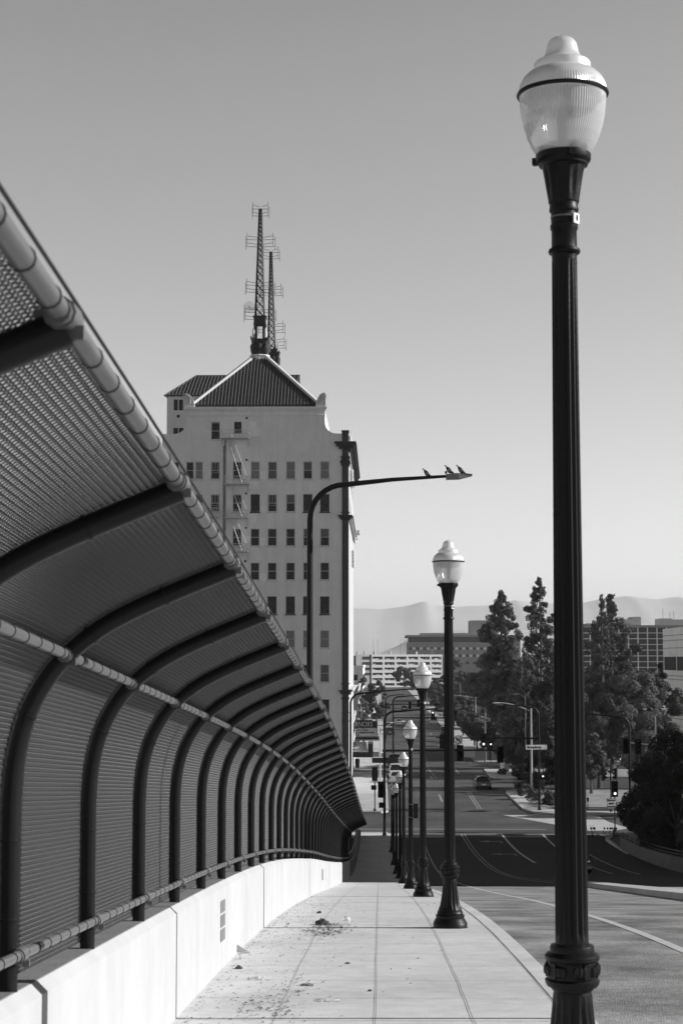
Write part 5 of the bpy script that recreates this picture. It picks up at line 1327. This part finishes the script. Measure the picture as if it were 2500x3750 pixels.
broadleaf('big billowing evergreen right of the nearest lamp post, in front of the dark pine',xt(2190,206),206,ht(2500,206),8.2,51,44000,mt='needles',size=.12,trunk=.12,nc=60)
broadleaf('pale green billowing tree left of the banded building',xt(2330,225),225,ht(2440,225),8.8,52,40000,mt='leaves_pale',size=.13,trunk=.18,nc=50)
broadleaf('leafy tree behind the billowing ones near the banded building',xt(2395,250),250,ht(2455,250),8.5,53,26000,size=.14,trunk=.15,nc=40)
broadleaf('dark round tree low right of the lamp post over the iron fence',xt(2160,197),197,ht(2680,197),4.6,54,11000,mt='needles',size=.15,trunk=.2,nc=30)
broadleaf('tree with a conical top beside the grid office',xt(2290,262),262,ht(2395,262),5.5,55,9000,size=.2,trunk=.1)
broadleaf('tall thin dark tree at the right edge in front of the banded building',xt(2415,255),255,ht(2400,255),4.4,56,6000,mt='leaves_dark',size=.2,trunk=.1)
# dark trees behind the right hand wall
G2='dark trees behind the right hand wall'
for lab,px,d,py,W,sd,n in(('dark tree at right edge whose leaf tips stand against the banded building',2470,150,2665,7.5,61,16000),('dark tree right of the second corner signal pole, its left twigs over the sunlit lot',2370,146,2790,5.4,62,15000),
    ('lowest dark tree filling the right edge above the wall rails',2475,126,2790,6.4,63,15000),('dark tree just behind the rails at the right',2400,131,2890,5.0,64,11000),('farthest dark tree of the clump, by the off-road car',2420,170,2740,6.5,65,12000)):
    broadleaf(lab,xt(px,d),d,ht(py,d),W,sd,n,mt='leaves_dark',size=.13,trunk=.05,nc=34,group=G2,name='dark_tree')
t=thing('board_fence','dark board fence under the trees behind the right hand wall','fence',(21.3,128,0)); m=MB()
for i in range(46): m.box(0,.04,-8+i*.5,-8+i*.5+.47,0,3.1+.05*math.sin(i*3))
m.build('boards','trim_dark',t); m=MB(); m.box(.04,.1,-8,15,.6,.75); m.box(.04,.1,-8,15,2.4,2.55); m.build('rail','trim_dark',t)
# corner planting
for lab,px,d,W,H,sd in(('clipped hedge block nearest the corner, left one',1928,190,2.3,1.5,71),('long loose hedge beside the corner signal pole',1985,183,3.6,1.45,72),('low bush at the left end of the hedge',1905,203,2.2,1.1,73),('round bush left of the white trunks on the second corner',1837,229,1.3,.8,74),('second round pale bush at the second corner',1890,226,1.1,.7,75),('hedge end right of the signal pole, before the dry lot',2018,181,2.0,1.3,76)):
    broadleaf(lab,xt(px,d),d,H,W,sd,3600,z0=.1,size=.09,trunk=.0,nc=26,squash=.75,name='bush',cat='bush',group='bushes at the right hand corners')
broadleaf('dark dense small tree behind the Broadway pole, above the hedge',xt(1985,200),200,ht(2745,200),5.2,77,12000,mt='leaves_dark',size=.13,trunk=.08,nc=30)
broadleaf('dark low tree left of the Broadway pole, above the round bushes',xt(1920,216),216,ht(2790,216),3.6,78,7000,mt='leaves_dark',size=.12,trunk=.1,nc=22)
broadleaf('round street tree with pale leaves behind the hanging black signal',xt(1873,231),231,ht(2703,231),4.6,79,9000,size=.12,trunk=.3)
broadleaf('round dark street tree under the Fulton sign',xt(1745,293),293,ht(2622,293),5.2,80,9000,mt='leaves',size=.15,trunk=.3)
broadleaf('small street tree right behind the white board',xt(1790,262),262,3.6,3.2,81,5000,size=.12,trunk=.35)
broadleaf('bush with long leaves right of the Broadway pole by the lamp post',xt(2005,245),245,ht(2700,245),4.2,82,6000,mt='leaves_pale',size=.14,trunk=.1)
# shade trees and the like whose shadows cross the street
G3='street trees along the right pavement'
for i,(y,x,H,W) in enumerate(((268,16.8,5.6,4.2),(284,17.2,6.2,4.4),(306,16.6,5.8,4.2),(324,17.0,6.4,4.6),(346,16.6,6.0,4.5),(368,17.2,6.6,4.8),(392,16.8,6.2,4.6),(420,17,7,5),(470,17.5,7,5.2),(505,17,7.5,5.4),(545,17.5,7,5.4),(590,17.2,8,6),(640,17.6,8,6),(700,18,8.5,6.4))):
    if i==0: g3=broadleaf('street tree in the right hand row, first and nearest of the row',x,y,H,W,90,3800,size=.2,group=G3); g4=None
    else: copy_tree(g3,None,(x,y,.1),i*1.3,['','second','third','fourth','fifth','sixth','seventh','eighth','ninth','tenth','eleventh','twelfth','thirteenth','last and farthest'][i]+' tree of the right hand row, counted from the near end',G3,scale=(W/4.2,W/4.2,H/5.6))
G5='trees on the left pavement'
broadleaf('big dark tree on the left pavement in front of the white garage',xt(1378,345),345,ht(2480,345),4.9,101,13000,size=.2,trunk=.22,group=G5,nc=34)
broadleaf('smaller feathery tree left of the big dark one, by the theatre',xt(1331,312),312,ht(2542,312),2.5,102,5000,mt='leaves_pale',size=.15,trunk=.25,group=G5)
broadleaf('tree touching the tower corner, below the garage',xt(1330,430),430,ht(2476,430),4.6,103,6000,size=.25,trunk=.2,group=G5)
broadleaf('dark tree at the end of the street in front of the garage decks',xt(1478,820),820,ht(2440,820),9.5,104,6000,mt='leaves',size=.45,trunk=.2)
broadleaf('dark tree in the middle of the street end, right of the third lamp',xt(1530,760),760,ht(2452,760),8.5,105,5000,mt='leaves',size=.45,trunk=.2)
G6='far trees behind the street'
ds=[(1640,520,2455,7),(1668,540,2402,7.5),(1600,600,2478,10),(1700,480,2468,10),(1740,430,2455,9),(1785,400,2440,10),(1820,380,2450,9),(1905,380,2420,12),(1560,650,2470,9),(2060,420,2440,12),(2120,400,2430,12),(2180,380,2450,12),(2240,420,2420,12),(2300,400,2440,12),(2360,390,2440,12),(2430,410,2430,12),(1955,460,2400,12),(1620,450,2530,6),(1655,410,2545,7),(1700,390,2540,7)]
g6=None
nm=['second','third','fourth','fifth','sixth','seventh','eighth','ninth','tenth','eleventh','twelfth','thirteenth','fourteenth','fifteenth','sixteenth','seventeenth','eighteenth','nineteenth','twentieth']
seen=['small tree right before the hospital wall, taller than its neighbours','bush like tree low behind the third lamp head','tree under the hospital roof line, left of the pines','tree left of the left pine, at its shoulder','tree touching the left side of the left pine','tree hidden mostly by the left pine','broad tree filling the gap between the two left pines, low','far tree at the right side of the street end','tree behind the nearest lamp post, left half','tree behind the nearest lamp post, right half','broad tree right beside the nearest lamp post, behind the big evergreen','tree behind the dark double topped pine','tree between the dark pine and the grid office','tree before the lower floors of the grid office','rightmost far tree, before the banded building','tall far tree between the two left pines','little tree low beside the street, left of the no U-turn sign','little tree low beside the street, above the no U-turn sign','little tree low beside the street, right of the far street sign']
for i,(px,d,py,W) in enumerate(ds):
    H=ht(py,d)
    if g6 is None: g6=broadleaf('tree before the far garage corner, right of the second lamp head',xt(px,d),d,H,W,110,6500,size=.33,trunk=.12,group=G6,name='far_tree',nc=34); H0,W0=H,W
    else: copy_tree(g6,None,(xt(px,d),d,.1),i*.9,seen[i-1],G6,scale=(W/W0,W/W0,H/H0))
broadleaf('tall slim tree outside the right edge, its shadow the nearer dark street band',35,177.5,18,5.5,120,7000,size=.2,trunk=.15)
broadleaf('tall slim tree outside the right edge, its shadow the band by the black car',39,204,20.5,3.6,121,6000,size=.2,trunk=.15)
# iron fence on the lot
t=thing('iron_fence','low iron railing along the back of the sunlit dry lot','fence',(0,0,0)); m=MB()
p0=None
for i in range(8):
    x=19.6+i*2.4
    if p0 is None: b=MB(); b.box(-.04,.04,-.04,.04,0,1.75); p0=b.build('fence_post','dark_metal',t); o=p0
    else: o=p0.copy(); C.objects.link(o); o.parent=t
    o.location=(x,201.5,.13)
for i in range(140): m.box(19.6+i*.12,19.6+i*.12+.025,201.49,201.51,.2,1.75)
m.box(19.6,36.4,201.48,201.52,1.6,1.66); m.box(19.6,36.4,201.48,201.52,.3,.36); m.build('bars','dark_metal',t)
# trunks of young trees at the second corner (pale wrapped stakes)
t=thing('bin_shelter','small boxy kiosk with a grey door under the round street tree','kiosk',(xt(1845,234),234,.1)); m=MB(); m.box(-.55,.55,-.4,.4,0,2.1); m.box(-.65,.65,-.5,.5,2.1,2.2); o=m.build('body','panel_pale',t); m=MB(); m.box(-.1,.5,-.42,-.4,.1,1.9); m.build('door','bldg_grey',t)
# weeds at the right corner
t=thing('dry_weed','dry weed stalks at the foot of the post with the RIGHT LANE sign','plant',(18.7,148.5,.1)); m=MB(); r_=random.Random(5)
for i in range(26):
    a=r_.uniform(-1,1); x=r_.uniform(-1.2,1.2); m.tube([(x,0,0),(x+a*.15,0,.4),(x+a*.4,r_.uniform(-.2,.2),r_.uniform(.5,1.2))],[.02,.015,.004],4)
    if i%2: m.sphere((x+a*.4,0,.8),.08,.05,.1,6,4)
m.build('stalks','leaves_dark',t)
# ------------------------------------------------------------ haze
HZ=True
if HZ:
    m=bpy.data.materials.new('haze'); m.use_nodes=True; t=m.node_tree; t.nodes.clear(); o=t.nodes.new('ShaderNodeOutputMaterial'); v=t.nodes.new('ShaderNodeVolumePrincipled')
    v.inputs['Color'].default_value=(.97,.97,.97,1); v.inputs['Density'].default_value=7e-5; v.inputs['Anisotropy'].default_value=.0
    t.links.new(v.outputs[0],o.inputs['Volume']); M['haze']=m
    b=MB(); b.box(-9050,9050,-650,15050,-1.03,440); h=b.build('haze','haze'); tag(h,kind='stuff')
